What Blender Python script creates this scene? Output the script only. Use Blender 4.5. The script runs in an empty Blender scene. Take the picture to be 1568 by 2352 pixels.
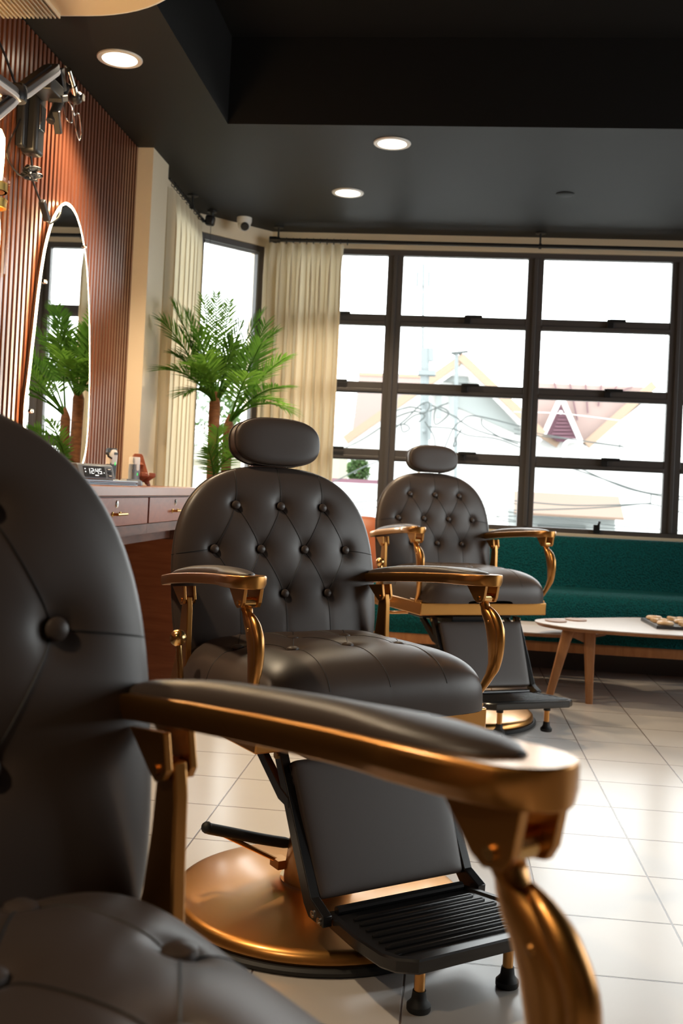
import bpy, bmesh, math, random
from mathutils import Vector, Matrix, Quaternion
PI = math.pi
C = bpy.context.scene.collection
sc = bpy.context.scene

# ------------------------------------------------------------------ camera
FPX, OFFY, YAW, PITCH, ROLL, EYE = 2389.9, -86.8, .1035, .014, .0477, .9646
_cy, _sy, _cp, _sp = math.cos(YAW), math.sin(YAW), math.cos(PITCH), math.sin(PITCH)
FW = Vector((-_sy * _cp, _cy * _cp, _sp))
_r0 = Vector((_cy, _sy, 0)); _u0 = _r0.cross(FW)
RT = _r0 * math.cos(ROLL) + _u0 * math.sin(ROLL)
UP = -_r0 * math.sin(ROLL) + _u0 * math.cos(ROLL)
cam = bpy.data.cameras.new('camera'); camo = bpy.data.objects.new('camera', cam); C.objects.link(camo)
m = Matrix((RT, UP, -FW)).transposed().to_4x4(); m.translation = (0, 0, EYE)
camo.matrix_world = m
cam.sensor_fit = 'VERTICAL'; cam.sensor_height = 36; cam.sensor_width = 24
cam.lens = FPX / 2352 * 36
cam.shift_y = OFFY / 2352
cam.clip_start = .02
cam.dof.use_dof = True; cam.dof.focus_distance = 2.25; cam.dof.aperture_fstop = 7.0
sc.camera = camo

def ray(px, py):
    return RT * ((px - 784) / FPX) - UP * ((py - 1176 - OFFY) / FPX) + FW
def at(px, py, Y):
    """the point of the place at depth Y that lies in a direction measured in the photograph"""
    d = ray(px, py); return Vector((0, 0, EYE)) + d * (Y / d.y)

# ------------------------------------------------------------------ world, exposure
W = bpy.data.worlds.new('world'); sc.world = W; W.use_nodes = True
bgn = W.node_tree.nodes['Background']
bgn.inputs['Color'].default_value = (.97, .98, 1, 1); bgn.inputs['Strength'].default_value = 7.0
sc.view_settings.view_transform = 'Standard'; sc.view_settings.look = 'None'
sc.view_settings.gamma = 1; sc.view_settings.use_curve_mapping = False
sc.view_settings.exposure = 0.08
cy = sc.cycles
cy.use_denoising = True
cy.max_bounces = 10; cy.diffuse_bounces = 5; cy.glossy_bounces = 5; cy.transmission_bounces = 6; cy.transparent_max_bounces = 12
cy.sample_clamp_indirect = 6; cy.caustics_reflective = False; cy.caustics_refractive = False

# daylight portals in the window openings (they only guide the sampling of the sky)
def portal(name, loc, rot, sx, sy):
    l = bpy.data.lights.new(name, 'AREA'); l.shape = 'RECTANGLE'; l.size = sx; l.size_y = sy
    l.cycles.is_portal = True
    o = bpy.data.objects.new(name, l); o.location = loc; o.rotation_euler = rot; C.objects.link(o)
portal('daylight_back', (1.4, 6.72, 1.63), (-PI / 2, 0, 0), 5.2, 1.76)
portal('daylight_right', (4.28, 3.65, 1.63), (0, PI / 2, 0), 1.76, 4.0)
portal('daylight_corner', (-1.43, 6.43, 1.63), (-PI / 2, 0, math.radians(46)), .52, 1.76)

# ------------------------------------------------------------------ materials
def principled(name, col, rough=.5, metal=0, spec=.5, coat=0):
    m = bpy.data.materials.new(name); m.use_nodes = True
    b = m.node_tree.nodes['Principled BSDF']
    b.inputs['Base Color'].default_value = (*col, 1); b.inputs['Roughness'].default_value = rough
    b.inputs['Metallic'].default_value = metal; b.inputs['Specular IOR Level'].default_value = spec
    b.inputs['Coat Weight'].default_value = coat
    return m
def nd(m, t, **kw):
    n = m.node_tree.nodes.new(t)
    for k, v in kw.items():
        if k in n.inputs: n.inputs[k].default_value = v
        else: setattr(n, k, v)
    return n
def lk(m, a, b): m.node_tree.links.new(a, b)
def bsdf(m): return m.node_tree.nodes['Principled BSDF']
def noise_bump(m, scale, strength, dist=.002, detail=3, stretch=None):
    tc = nd(m, 'ShaderNodeTexCoord'); n = nd(m, 'ShaderNodeTexNoise', Scale=scale, Detail=detail)
    mp = nd(m, 'ShaderNodeMapping'); lk(m, tc.outputs['Object'], mp.inputs[0])
    if stretch: mp.inputs['Scale'].default_value = stretch
    lk(m, mp.outputs[0], n.inputs['Vector'])
    b = nd(m, 'ShaderNodeBump', Strength=strength, Distance=dist); lk(m, n.outputs['Fac'], b.inputs['Height'])
    lk(m, b.outputs[0], bsdf(m).inputs['Normal']); return n
def wood(name, c1, c2, rough, stretch=(3, 3, 30), scale=2.0, spec=.5, coat=0):
    m = principled(name, c1, rough, 0, spec, coat)
    tc = nd(m, 'ShaderNodeTexCoord'); mp = nd(m, 'ShaderNodeMapping'); mp.inputs['Scale'].default_value = stretch
    n = nd(m, 'ShaderNodeTexNoise', Scale=scale, Detail=6, Roughness=.6, Distortion=.6)
    r = nd(m, 'ShaderNodeValToRGB'); r.color_ramp.elements[0].position = .32; r.color_ramp.elements[1].position = .68
    r.color_ramp.elements[0].color = (*c1, 1); r.color_ramp.elements[1].color = (*c2, 1)
    lk(m, tc.outputs['Object'], mp.inputs[0]); lk(m, mp.outputs[0], n.inputs['Vector'])
    lk(m, n.outputs['Fac'], r.inputs[0]); lk(m, r.outputs[0], bsdf(m).inputs['Base Color']); return m
def emit(name, col, s):
    m = bpy.data.materials.new(name); m.use_nodes = True; nt = m.node_tree; nt.nodes.clear()
    e = nd(m, 'ShaderNodeEmission', Color=(*col, 1), Strength=s); o = nd(m, 'ShaderNodeOutputMaterial')
    lk(m, e.outputs[0], o.inputs[0]); return m
def clear_glass(name, tint=(1, 1, 1), refl=.06):
    m = bpy.data.materials.new(name); m.use_nodes = True; nt = m.node_tree; nt.nodes.clear()
    t = nd(m, 'ShaderNodeBsdfTransparent', Color=(*tint, 1)); g = nd(m, 'ShaderNodeBsdfGlossy', Roughness=.02)
    f = nd(m, 'ShaderNodeFresnel', IOR=1.45); mx = nd(m, 'ShaderNodeMixShader'); o = nd(m, 'ShaderNodeOutputMaterial')
    lk(m, f.outputs[0], mx.inputs[0]); lk(m, t.outputs[0], mx.inputs[1]); lk(m, g.outputs[0], mx.inputs[2]); lk(m, mx.outputs[0], o.inputs[0])
    return m
def sheet(name, col, trans=.4, tcol=None):
    m = bpy.data.materials.new(name); m.use_nodes = True; nt = m.node_tree; nt.nodes.clear()
    d = nd(m, 'ShaderNodeBsdfDiffuse', Color=(*col, 1)); t = nd(m, 'ShaderNodeBsdfTranslucent', Color=(*(tcol or col), 1))
    mx = nd(m, 'ShaderNodeMixShader', Fac=trans); o = nd(m, 'ShaderNodeOutputMaterial')
    lk(m, d.outputs[0], mx.inputs[1]); lk(m, t.outputs[0], mx.inputs[2]); lk(m, mx.outputs[0], o.inputs[0]); return m

M = {}
M['leather'] = principled('charcoal_leather', (.066, .048, .040), .40, 0, .5); noise_bump(M['leather'], 420, .12, .0006)
M['thread'] = principled('dark_seam', (.008, .007, .007), .6)
M['gold'] = principled('satin_gold', (.58, .275, .072), .34, 1, .5, .5); bsdf(M['gold']).inputs['Coat Roughness'].default_value = .16; noise_bump(M['gold'], 900, .05, .0003)
M['gold_bright'] = principled('polished_gold', (.80, .50, .20), .2, 1)
M['black'] = principled('black_powdercoat', (.011, .0105, .011), .23, 0, .5)
M['rubber'] = principled('black_rubber', (.012, .012, .012), .6)
M['chrome'] = principled('chrome', (.75, .72, .68), .12, 1)
M['cream'] = principled('cream_wall_paint', (.82, .69, .51), .5); noise_bump(M['cream'], 60, .06, .001)
M['blackpaint'] = principled('black_ceiling_paint', (.0065, .0062, .0062), .58, 0, .28); noise_bump(M['blackpaint'], 90, .05, .001)
M['slat'] = wood('mahogany_slat', (.13, .040, .019), (.19, .060, .028), .33, (6, 6, 1), 3, .9, .5)
bsdf(M['slat']).inputs['Coat Roughness'].default_value = .28
M['slatback'] = principled('dark_slat_backing', (.012, .004, .002), .6)
M['mahog'] = wood('mahogany_veneer', (.20, .046, .018), (.27, .070, .028), .36, (3, 14, 30), 1.6, .5)
M['mahogtop'] = wood('mahogany_worktop', (.24, .085, .045), (.31, .12, .065), .28, (14, 2, 3), 1.6, .5)
M['panel'] = wood('reddish_wood_panel', (.25, .062, .020), (.36, .105, .036), .4, (2, 2, 22), 1.8)
M['darkwood'] = wood('dark_edge_wood', (.06, .02, .012), (.15, .06, .035), .4, (14, 3, 14), 2)
M['teak'] = wood('teak_leg', (.30, .115, .038), (.40, .175, .065), .45, (12, 12, 2), 3)
M['tabletop'] = wood('pale_table_laminate', (.70, .64, .63), (.76, .70, .69), .32, (2, 14, 2), 2, .6)
M['teal'] = principled('teal_boucle', (.0, .15, .125), .9, 0, .15)
def boucle(m):
    tc = nd(m, 'ShaderNodeTexCoord'); v = nd(m, 'ShaderNodeTexVoronoi', Scale=120.); n = nd(m, 'ShaderNodeTexNoise', Scale=60., Detail=3)
    lk(m, tc.outputs['Object'], n.inputs['Vector']); lk(m, tc.outputs['Object'], v.inputs['Vector'])
    b = nd(m, 'ShaderNodeBump', Strength=1.0, Distance=.010); lk(m, v.outputs['Distance'], b.inputs['Height']); lk(m, b.outputs[0], bsdf(m).inputs['Normal'])
    r = nd(m, 'ShaderNodeValToRGB'); r.color_ramp.elements[0].color = (.004, .125, .132, 1); r.color_ramp.elements[1].color = (.004, .062, .067, 1)
    r.color_ramp.elements[0].position = .15; r.color_ramp.elements[1].position = .75
    lk(m, v.outputs['Distance'], r.inputs[0]); lk(m, r.outputs[0], bsdf(m).inputs['Base Color'])
boucle(M['teal'])
M['orange'] = principled('tan_leather', (.46, .125, .045), .42)
M['frame'] = principled('dark_bronze_frame', (.090, .080, .079), .42, 0, .5); noise_bump(M['frame'], 120, .05, .0006)
M['framegrey'] = principled('grey_channel', (.20, .20, .21), .4)
M['darkwall'] = principled('dark_red_wall', (.045, .018, .012), .5)
M['glass'] = clear_glass('window_glass', (.98, 1, .99))
M['lampglass'] = clear_glass('lamp_glass', (1, .97, .91))
for l_ in list(M['lampglass'].node_tree.links):
    if l_.from_node.type == 'FRESNEL': M['lampglass'].node_tree.links.remove(l_)
next(n for n in M['lampglass'].node_tree.nodes if n.type == 'MIX_SHADER').inputs[0].default_value = .05
M['mirror'] = principled('mirror_silver', (.93, .94, .93), .01, 1)
M['curtain'] = sheet('cream_curtain', (.80, .69, .52), .32, (.74, .68, .50))
M['iron'] = principled('black_iron', (.012, .012, .013), .4)
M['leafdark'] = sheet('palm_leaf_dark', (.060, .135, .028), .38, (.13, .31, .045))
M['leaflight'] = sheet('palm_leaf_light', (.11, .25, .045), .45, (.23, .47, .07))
M['bark'] = wood('palm_bark', (.12, .045, .018), (.26, .11, .045), .8, (8, 8, 30), 3)
M['pot'] = principled('dark_pot', (.03, .03, .03), .5)
M['white'] = principled('white_plastic', (.78, .76, .73), .35)
M['dark_plastic'] = principled('dark_plastic', (.018, .018, .02), .35)
M['grey_plastic'] = principled('grey_plastic', (.16, .18, .21), .35)
M['tray'] = principled('grey_tray', (.34, .40, .46), .3, .4)
M['whiteemit'] = emit('white_led', (1, .97, .92), 1.6)
M['greenemit'] = emit('green_led', (.08, 1, .18), 1.3)
M['ledstrip'] = emit('warm_led_strip', (1, .74, .42), 42)
M['downlight'] = emit('downlight_diffuser', (1, .86, .66), 9)
M['bulb'] = emit('warm_bulb', (1, .72, .38), 85)
M['ledwhite'] = principled('milky_diffuser', (.82, .78, .76), .4)
M['tanpanel'] = principled('tan_gloss_panel', (.82, .66, .43), .25, 0, .6)
M['brass'] = principled('aged_brass', (.75, .48, .14), .28, 1)
M['boardblack'] = principled('black_board', (.03, .03, .034), .3)
M['pinewood'] = wood('pale_carved_wood', (.66, .40, .20), (.82, .60, .38), .4, (6, 20, 6), 4)
M['coaster'] = principled('tan_coaster', (.40, .25, .18), .5)
M['pinkroof'] = principled('faded_pink_roof', (.26, .19, .17), .8)
M['orangetrim'] = principled('orange_roof_edge', (.265, .185, .130), .8)
M['sheetroof'] = principled('orange_sheet_roof', (.138, .090, .063), .8)
M['housewhite'] = principled('white_house_paint', (.55, .55, .54), .8)
M['housegrey'] = principled('pale_grey_gable', (.22, .24, .235), .8)
M['louver'] = principled('pink_louver', (.115, .052, .070), .8)
M['pole'] = principled('pale_concrete', (.16, .18, .182), .9)
M['wire'] = principled('grey_wire', (.05, .058, .056), .7)
M['foliage'] = sheet('tree_foliage', (.085, .14, .055), .3, (.08, .14, .045))
M['yellowwall'] = principled('pale_yellow_wall', (.24, .225, .165), .9)
M['street'] = principled('street_concrete', (.28, .28, .27), .9)

# floor tiles: 30 cm grid
def tile_floor():
    m = principled('beige_floor_tiles', (.60, .47, .37), .24, 0, .6)
    tc = nd(m, 'ShaderNodeTexCoord'); sx = nd(m, 'ShaderNodeSeparateXYZ'); lk(m, tc.outputs['Object'], sx.inputs[0])
    ds = []
    for ax, off in (('X', .5561), ('Y', 4.5787)):
        a = nd(m, 'ShaderNodeMath', operation='SUBTRACT'); lk(m, sx.outputs[ax], a.inputs[0]); a.inputs[1].default_value = off - 30.15
        b = nd(m, 'ShaderNodeMath', operation='MODULO'); lk(m, a.outputs[0], b.inputs[0]); b.inputs[1].default_value = .3
        c = nd(m, 'ShaderNodeMath', operation='SUBTRACT'); lk(m, b.outputs[0], c.inputs[0]); c.inputs[1].default_value = .15
        d = nd(m, 'ShaderNodeMath', operation='ABSOLUTE'); lk(m, c.outputs[0], d.inputs[0]); ds.append(d)
    mn = nd(m, 'ShaderNodeMath', operation='MINIMUM'); lk(m, ds[0].outputs[0], mn.inputs[0]); lk(m, ds[1].outputs[0], mn.inputs[1])
    mr = nd(m, 'ShaderNodeMapRange'); mr.inputs['From Min'].default_value = .0016; mr.inputs['From Max'].default_value = .0028
    lk(m, mn.outputs[0], mr.inputs[0])
    n = nd(m, 'ShaderNodeTexNoise', Scale=5., Detail=3); lk(m, tc.outputs['Object'], n.inputs['Vector'])
    tr = nd(m, 'ShaderNodeValToRGB'); tr.color_ramp.elements[0].color = (.52, .475, .435, 1); tr.color_ramp.elements[1].color = (.57, .52, .475, 1)
    lk(m, n.outputs['Fac'], tr.inputs[0])
    mx = nd(m, 'ShaderNodeMix', data_type='RGBA'); mx.inputs['A'].default_value = (.12, .085, .07, 1)
    mx.inputs[6].default_value = (.12, .085, .07, 1)
    lk(m, mr.outputs[0], mx.inputs[0]); lk(m, tr.outputs[0], mx.inputs[7]); lk(m, mx.outputs[2], bsdf(m).inputs['Base Color'])
    b = nd(m, 'ShaderNodeBump', Strength=.4, Distance=.001); lk(m, mr.outputs[0], b.inputs['Height']); lk(m, b.outputs[0], bsdf(m).inputs['Normal'])
    return m
M['tile'] = tile_floor()

# ------------------------------------------------------------------ mesh helpers
def link(name, me, mats, parent=None):
    o = bpy.data.objects.new(name, me); C.objects.link(o)
    for mm in (mats if isinstance(mats, (list, tuple)) else [mats]): me.materials.append(M[mm])
    if parent: o.parent = parent
    return o
def obj(name, bm, mats, parent=None, smooth=35, bevel=0):
    bmesh.ops.recalc_face_normals(bm, faces=bm.faces)
    me = bpy.data.meshes.new(name); bm.to_mesh(me); bm.free()
    if smooth is not None:
        me.polygons.foreach_set('use_smooth', [True] * len(me.polygons))
        me.set_sharp_from_angle(angle=math.radians(smooth))
    o = link(name, me, mats, parent)
    if bevel:
        b = o.modifiers.new('bevel', 'BEVEL'); b.width = bevel; b.segments = 2; b.limit_method = 'ANGLE'; b.angle_limit = math.radians(40)
    return o
def tag(o, label, cat, group=None):
    o['label'] = label; o['category'] = cat
    if group: o['group'] = group
    return o
def thing(name, label, cat, loc=(0, 0, 0), rz=0, group=None):
    o = bpy.data.objects.new(name, None); C.objects.link(o); o.empty_display_size = .1
    o.location = loc; o.rotation_euler = (0, 0, rz); return tag(o, label, cat, group)
def struct(o): o['kind'] = 'structure'; return o
def B(): return bmesh.new()
def setmat(bm, n0, i):
    bm.faces.ensure_lookup_table()
    for f in bm.faces[n0:]: f.material_index = i
def box(bm, lo, hi, mx=None, mat=0):
    n0 = len(bm.faces)
    v = [bm.verts.new((x, y, z)) for x in (lo[0], hi[0]) for y in (lo[1], hi[1]) for z in (lo[2], hi[2])]
    for f in ((0, 1, 3, 2), (4, 6, 7, 5), (0, 4, 5, 1), (2, 3, 7, 6), (0, 2, 6, 4), (1, 5, 7, 3)): bm.faces.new([v[i] for i in f])
    if mx is not None:
        for q in v: q.co = mx @ q.co
    if mat: setmat(bm, n0, mat)
    return v
def frame_of(d):
    d = Vector(d).normalized(); a = Vector((0, 0, 1)) if abs(d.z) < .95 else Vector((1, 0, 0))
    x = d.cross(a).normalized(); return x, x.cross(d).normalized()
def loft(bm, rings, closed=False, caps=True, mat=0):
    n0 = len(bm.faces)
    R = [[bm.verts.new(p) for p in r] for r in rings]; n = len(R[0])
    for i in range(len(R) - (0 if closed else 1)):
        a, b = R[i], R[(i + 1) % len(R)]
        for k in range(n): bm.faces.new((a[k], a[(k + 1) % n], b[(k + 1) % n], b[k]))
    if caps and not closed: bm.faces.new(R[0][::-1]); bm.faces.new(R[-1])
    if mat: setmat(bm, n0, mat)
def tube(bm, pts, r, n=8, closed=False, mat=0):
    pts = [Vector(p) for p in pts]; rs = r if isinstance(r, (list, tuple)) else [r] * len(pts)
    rings = []; ref = None; L = len(pts)
    for i, p in enumerate(pts):
        a = pts[(i - 1) % L] if (closed or i > 0) else p; b = pts[(i + 1) % L] if (closed or i < L - 1) else p
        d = (b - a).normalized()
        if ref is None: ref = frame_of(d)[0]
        x = (ref - d * ref.dot(d))
        x = x.normalized() if x.length > 1e-6 else frame_of(d)[0]
        ref = x; y = d.cross(x)
        rings.append([p + (x * math.cos(t) + y * math.sin(t)) * rs[i] for t in (2 * PI * k / n for k in range(n))])
    loft(bm, rings, closed, not closed, mat)
def cyl(bm, p0, p1, r0, r1=None, n=24, mat=0):
    tube(bm, [p0, p1], [r0, r0 if r1 is None else r1], n, mat=mat)
def lathe(bm, prof, c=(0, 0, 0), n=32, axis=None, mat=0, closed_prof=False):
    """profile of (r, z) turned about z (or about axis) at c"""
    c = Vector(c); q = Vector((0, 0, 1)).rotation_difference(Vector(axis)) if axis is not None else Quaternion()
    n0 = len(bm.faces)
    P = [[bm.verts.new(c + q @ Vector((r * math.cos(2 * PI * k / n), r * math.sin(2 * PI * k / n), z))) for k in range(n)] for r, z in prof]
    m = len(P)
    for i in range(m if closed_prof else m - 1):
        a, b = P[i], P[(i + 1) % m]
        for k in range(n): bm.faces.new((a[k], a[(k + 1) % n], b[(k + 1) % n], b[k]))
    if not closed_prof: bm.faces.new(P[0][::-1]); bm.faces.new(P[-1])
    if mat: setmat(bm, n0, mat)
def ball(bm, c, r, n=20, sc_=(1, 1, 1), mat=0):
    n0 = len(bm.faces)
    bmesh.ops.create_uvsphere(bm, u_segments=n, v_segments=max(6, n // 2), radius=r, matrix=Matrix.Translation(c) @ Matrix.Diagonal((*sc_, 1)))
    if mat: setmat(bm, n0, mat)
def prism(bm, poly, t0, t1, to3, mat=0):
    """polygon extruded; to3(u, v, t) -> point"""
    loft(bm, [[to3(u, v, t) for u, v in poly] for t in (t0, t1)], mat=mat)
def ZX(u, v, t): return Vector((u, v, t))
def rounded(w, h, r, n=6):
    o = []
    for cx, cy_, a0 in ((w - r, h - r, 0), (-w + r, h - r, PI / 2), (-w + r, -h + r, PI), (w - r, -h + r, 1.5 * PI)):
        o += [(cx + r * math.cos(a0 + PI / 2 * k / n), cy_ + r * math.sin(a0 + PI / 2 * k / n)) for k in range(n + 1)]
    return o
def catmull(pts, n=8, closed=False):
    P = [Vector(p) for p in pts]; L = len(P); out = []
    for i in range(L if closed else L - 1):
        a = P[(i - 1) % L] if (closed or i > 0) else P[0] * 2 - P[1]
        b, c = P[i], P[(i + 1) % L]
        d = P[(i + 2) % L] if (closed or i < L - 2) else P[-1] * 2 - P[-2]
        for k in range(n):
            t = k / n
            out.append(.5 * ((2 * b) + (c - a) * t + (2 * a - 5 * b + 4 * c - d) * t * t + (3 * b - a - 3 * c + d) * t ** 3))
    if not closed: out.append(P[-1])
    return out

# ================================================================== the room
ZC = 2.6
bm = B(); box(bm, (-1.9, -3.2, -.1), (4.4, 6.8, 0)); struct(obj('floor', bm, 'tile', smooth=None))
# ceiling: a lower border round a raised black tray
RX0, RX1, RY0, RY1, RZ = -1.078, 3.5, -2.4, 4.63, 3.0
bm = B()
box(bm, (-1.9, -3.2, ZC), (RX0, 6.8, ZC + .6)); box(bm, (RX1, -3.2, ZC), (4.4, 6.8, ZC + .6))
box(bm, (RX0, RY1, ZC), (RX1, 6.8, ZC + .6)); box(bm, (RX0, -3.2, ZC), (RX1, RY0, ZC + .6))
box(bm, (RX0, RY0, RZ), (RX1, RY1, RZ + .2))
struct(obj('ceiling', bm, 'blackpaint', smooth=None))

def wall_seg(name, p0, p1, holes, thick=.15, z0=0, z1=ZC, mat='cream'):
    """wall between two floor points (room on the right of p0->p1), with openings (s0, s1, z0, z1)"""
    p0, p1 = Vector((*p0, 0)), Vector((*p1, 0)); d = (p1 - p0); L = d.length; d.normalize(); nrm = Vector((-d.y, d.x, 0))
    mx = Matrix((d, nrm, Vector((0, 0, 1)))).transposed().to_4x4(); mx.translation = p0
    bm = B(); s = 0
    for a, b, za, zb in sorted(holes):
        if a > s: box(bm, (s, 0, z0), (a, thick, z1), mx)
        box(bm, (a, 0, z0), (b, thick, za), mx); box(bm, (a, 0, zb), (b, thick, z1), mx); s = b
    if s < L: box(bm, (s, 0, z0), (L, thick, z1), mx)
    return struct(obj(name, bm, mat, smooth=None)), mx, L
def window(name, mx, s0, s1, z0, z1, vs, hs, fd=.05, inset=.0, latches=True, bar=.05, hb=.036, edge=.05):
    """metal casement grid in the opening: vs, hs are mullion and transom centres"""
    w = struct(bpy.data.objects.new(name, None)); C.objects.link(w)
    f = B(); y0, y1 = inset, inset + fd
    for a, b, c, d in ((s0, s0 + edge, z0, z1), (s1 - edge, s1, z0, z1)): box(f, (a, y0, c), (b, y1, d), mx)
    box(f, (s0 + edge, y0, z1 - .036), (s1 - edge, y1, z1), mx); box(f, (s0 + edge, y0, z0), (s1 - edge, y1, z0 + .03), mx)
    for v in vs: box(f, (v - bar, y0, z0 + .03), (v + bar, y1, z1 - .036), mx); box(f, (v - .012, y0 - .012, z0 + .03), (v + .012, y0 + .001, z1 - .036), mx)
    xs = [s0 + edge] + [q for v in vs for q in (v - bar, v + bar)] + [s1 - edge]
    for h in hs:
        for a, b in zip(xs[::2], xs[1::2]):
            box(f, (a, y0 + .004, h - hb), (b, y1 - .002, h + hb), mx); box(f, (a, y0 - .006, h - hb + .008), (b, y0 + .005, h - .008), mx)
    obj('window_frame', f, 'frame', w, smooth=None, bevel=.003)
    g = B(); box(g, (s0 + .01, y1 - .018, z0 + .01), (s1 - .01, y1 - .012, z1 - .01), mx); obj('glazing', g, 'glass', w, smooth=None)
    if latches:
        for a, b in zip(xs[::2], xs[1::2]):
            if b - a < .5: continue
            for h in list(hs) + [z0 + .02]:
                l = B(); c = (a + b) / 2 + (.03 if h > 1 else 0)
                box(l, (c - .022, y0 - .02, h - .012), (c + .018, y0 + .002, h + .042), mx)
                if h > 1: box(l, (c - .01, y0 - .034, h + .024), (c + .09, y0 - .014, h + .042), mx)
                else: cyl(l, mx @ Vector((c, y0 - .012, h + .01)), mx @ Vector((c + .014, y0 - .03, h + .065)), .008, n=8)
                obj('window_latch', l, 'iron', w, bevel=.002)
    return w

# back wall with the long window
_, mxb, _ = wall_seg('wall_back', (-1.205, 6.6), (4.25, 6.6), [(.015, 5.2, .755, 2.505)])
window('window_1', mxb, .015, 5.2, .755, 2.505, [-.404 + .885 * k + 1.205 for k in range(5)], [2.055, 1.622, 1.192], inset=.015)
# slanted corner wall with a tall window
_, mxc, LC = wall_seg('wall_corner', (-1.585, 6.182), (-1.205, 6.6), [(.012, .512, .755, 2.492)])
w2 = window('window_2', mxc, .012, .512, .755, 2.492, [], [], inset=.01, latches=False, edge=.042)
g = B(); box(g, (.455, .0, .8), (.468, .03, 2.44), mxc); box(g, (.05, .0, 2.435), (.468, .03, 2.448), mxc); obj('grey_channel', g, 'framegrey', w2, smooth=None)
# window wall beside it, behind the left curtain
_, mxl, _ = wall_seg('wall_left_window', (-1.59, 5.24), (-1.588, 6.185), [(.15, .86, .755, 2.45)])
bpy.data.objects['wall_left_window'].name = 'wall_left_end'
window('window_3', mxl, .15, .86, .755, 2.45, [], [1.622], latches=False, edge=.04)
# the walls that the photo only lets us feel: daylight comes in here too
_, mxr, _ = wall_seg('wall_right', (4.2, 6.65), (4.2, -3.0), [(1.0, 5.0, .755, 2.505)], mat='darkwall')
window('window_4', mxr, 1.0, 5.0, .755, 2.505, [1.0 + .8 * k for k in range(1, 5)], [2.055, 1.622, 1.192], latches=False)
_, mxf, _ = wall_seg('wall_rear', (4.25, -3.0), (-1.9, -3.0), [], mat='darkwall')

# left wall: mahogany slats on a dark backing
bm = B(); box(bm, (-1.78, -3.05, 0), (-1.622, 4.975, ZC)); n0 = len(bm.faces)
y = 4.972 - .0196
while y > -1.2:
    box(bm, (-1.623, y, .0), (-1.600, y + .0196, ZC - .002)); y -= .0392
setmat(bm, n0, 1)
struct(obj('wall_left', bm, ['slatback', 'slat'], smooth=None))
# cream pillar between the slats and the window wall
bm = B(); box(bm, (-1.78, 4.975, 0), (-1.522, 5.25, ZC))
struct(obj('trim_1', bm, 'cream', smooth=None))
# window stool and sill below the long window
bm = B(); box(bm, (-1.19, 6.575, .728), (4.2, 6.612, .756)); struct(obj('trim_2', bm, 'cream', smooth=None, bevel=.003))

# ------------------------------------------------------------------ ceiling fittings
def downlight(x, y, label, watts=85):
    t = thing('downlight', label, 'ceiling light', (x, y, ZC), group='round recessed ceiling lights')
    b = B(); lathe(b, [(.068, -.001), (.068, -.006), (.086, -.006), (.088, -.003), (.088, 0), (.080, .0)], n=40, closed_prof=True); obj('trim_ring', b, 'white', t)
    b = B(); lathe(b, [(.068, -.0015), (.068, -.004), (.0, -.004)][:2] + [(.001, -.0045)], n=40); obj('diffuser', b, 'downlight', t)
    l = bpy.data.lights.new('downlight_lamp', 'SPOT'); l.energy = watts; l.color = (1, .78, .52); l.spot_size = math.radians(120); l.spot_blend = .6; l.shadow_soft_size = .06
    o = bpy.data.objects.new('downlight_lamp', l); C.objects.link(o); o.parent = t; o.location = (0, 0, -.03)
    return t
downlight(-1.352, 3.916, 'round lit ceiling light nearest the slatted wall', 115)
downlight(-.34, 4.862, 'round lit ceiling light just beyond the raised tray edge')
downlight(-.63, 5.686, 'round lit ceiling light nearest the curtained window')
for x, y, w in ((-1.352, 1.95, 'over the worktop beside the nearest chair'), (-1.352, -.3, 'over the near end of the worktop'), (3.9, 3.2, 'by the right wall'), (3.9, .4, 'farther back by the right wall'), (1.5, -2.75, 'by the rear wall')):  # out-of-view downlights, added to give the chairs and walls warm fill
    downlight(x, y, 'unseen added ceiling light ' + w, 105)
t = tag(obj('ceiling_cap', (lambda b: (lathe(b, [(.001, -.006), (.044, -.006), (.050, -.003), (.050, .0), (.001, 0)], (.545, 5.645, ZC), 32), b)[1])(B()), 'blackpaint'), 'small black round cap on the black ceiling right of the lights', 'ceiling cap')

# tan ribbed panel hanging under the ceiling at the upper left
t = thing('ceiling_panel', 'tan glossy panel with ribbed underside and rounded corner hung under the ceiling', 'ceiling panel', (-1.40, 3.0, 2.53))
def outline(grow):
    pts = [(-1.598, 3.411 + grow)] + [(x, 3.411 + grow) for x in (-1.50, -1.38, -1.30)]
    pts += [(-1.30 + (.42 + grow) * math.sin(a), 3.02 + (.391 + grow) * math.cos(a)) for a in (PI / 2 * k / 14 for k in range(1, 15))]
    return pts + [(-.88 + grow, 2.5), (-1.598, 2.5)]
b = B(); prism(b, [(u + 1.40, v - 3.0) for u, v in outline(0)], .006, .05, ZX); obj('panel_body', b, 'tanpanel', t)
b = B(); P0 = [Vector((u + 1.40, v - 3.0, .012)) for u, v in outline(.004)][:-2]; tube(b, P0, .007, 8); obj('edge_trim', b, 'white', t)
b = B(); x = -1.597
while x < -1.395: box(b, (x + 1.40, -.5, -.008), (x + 1.4075, .408, .008)); x += .0152
obj('rib', b, 'tanpanel', t, bevel=.002); bpy.data.objects['rib'].name = 'ribbed_grille'
b = B(); box(b, (-.012, -.5, -.001), (.0, .41, .006)); box(b, (.3, .15, -.002), (.36, .24, .006)); obj('panel_seam', b, 'dark_plastic', t)
b = B(); cyl(b, (.0, -.1, .05), (.0, -.1, .07), .12); cyl(b, (-.1, .2, .05), (-.1, .2, .07), .03); obj('ceiling_mount', b, 'dark_plastic', t)

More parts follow.
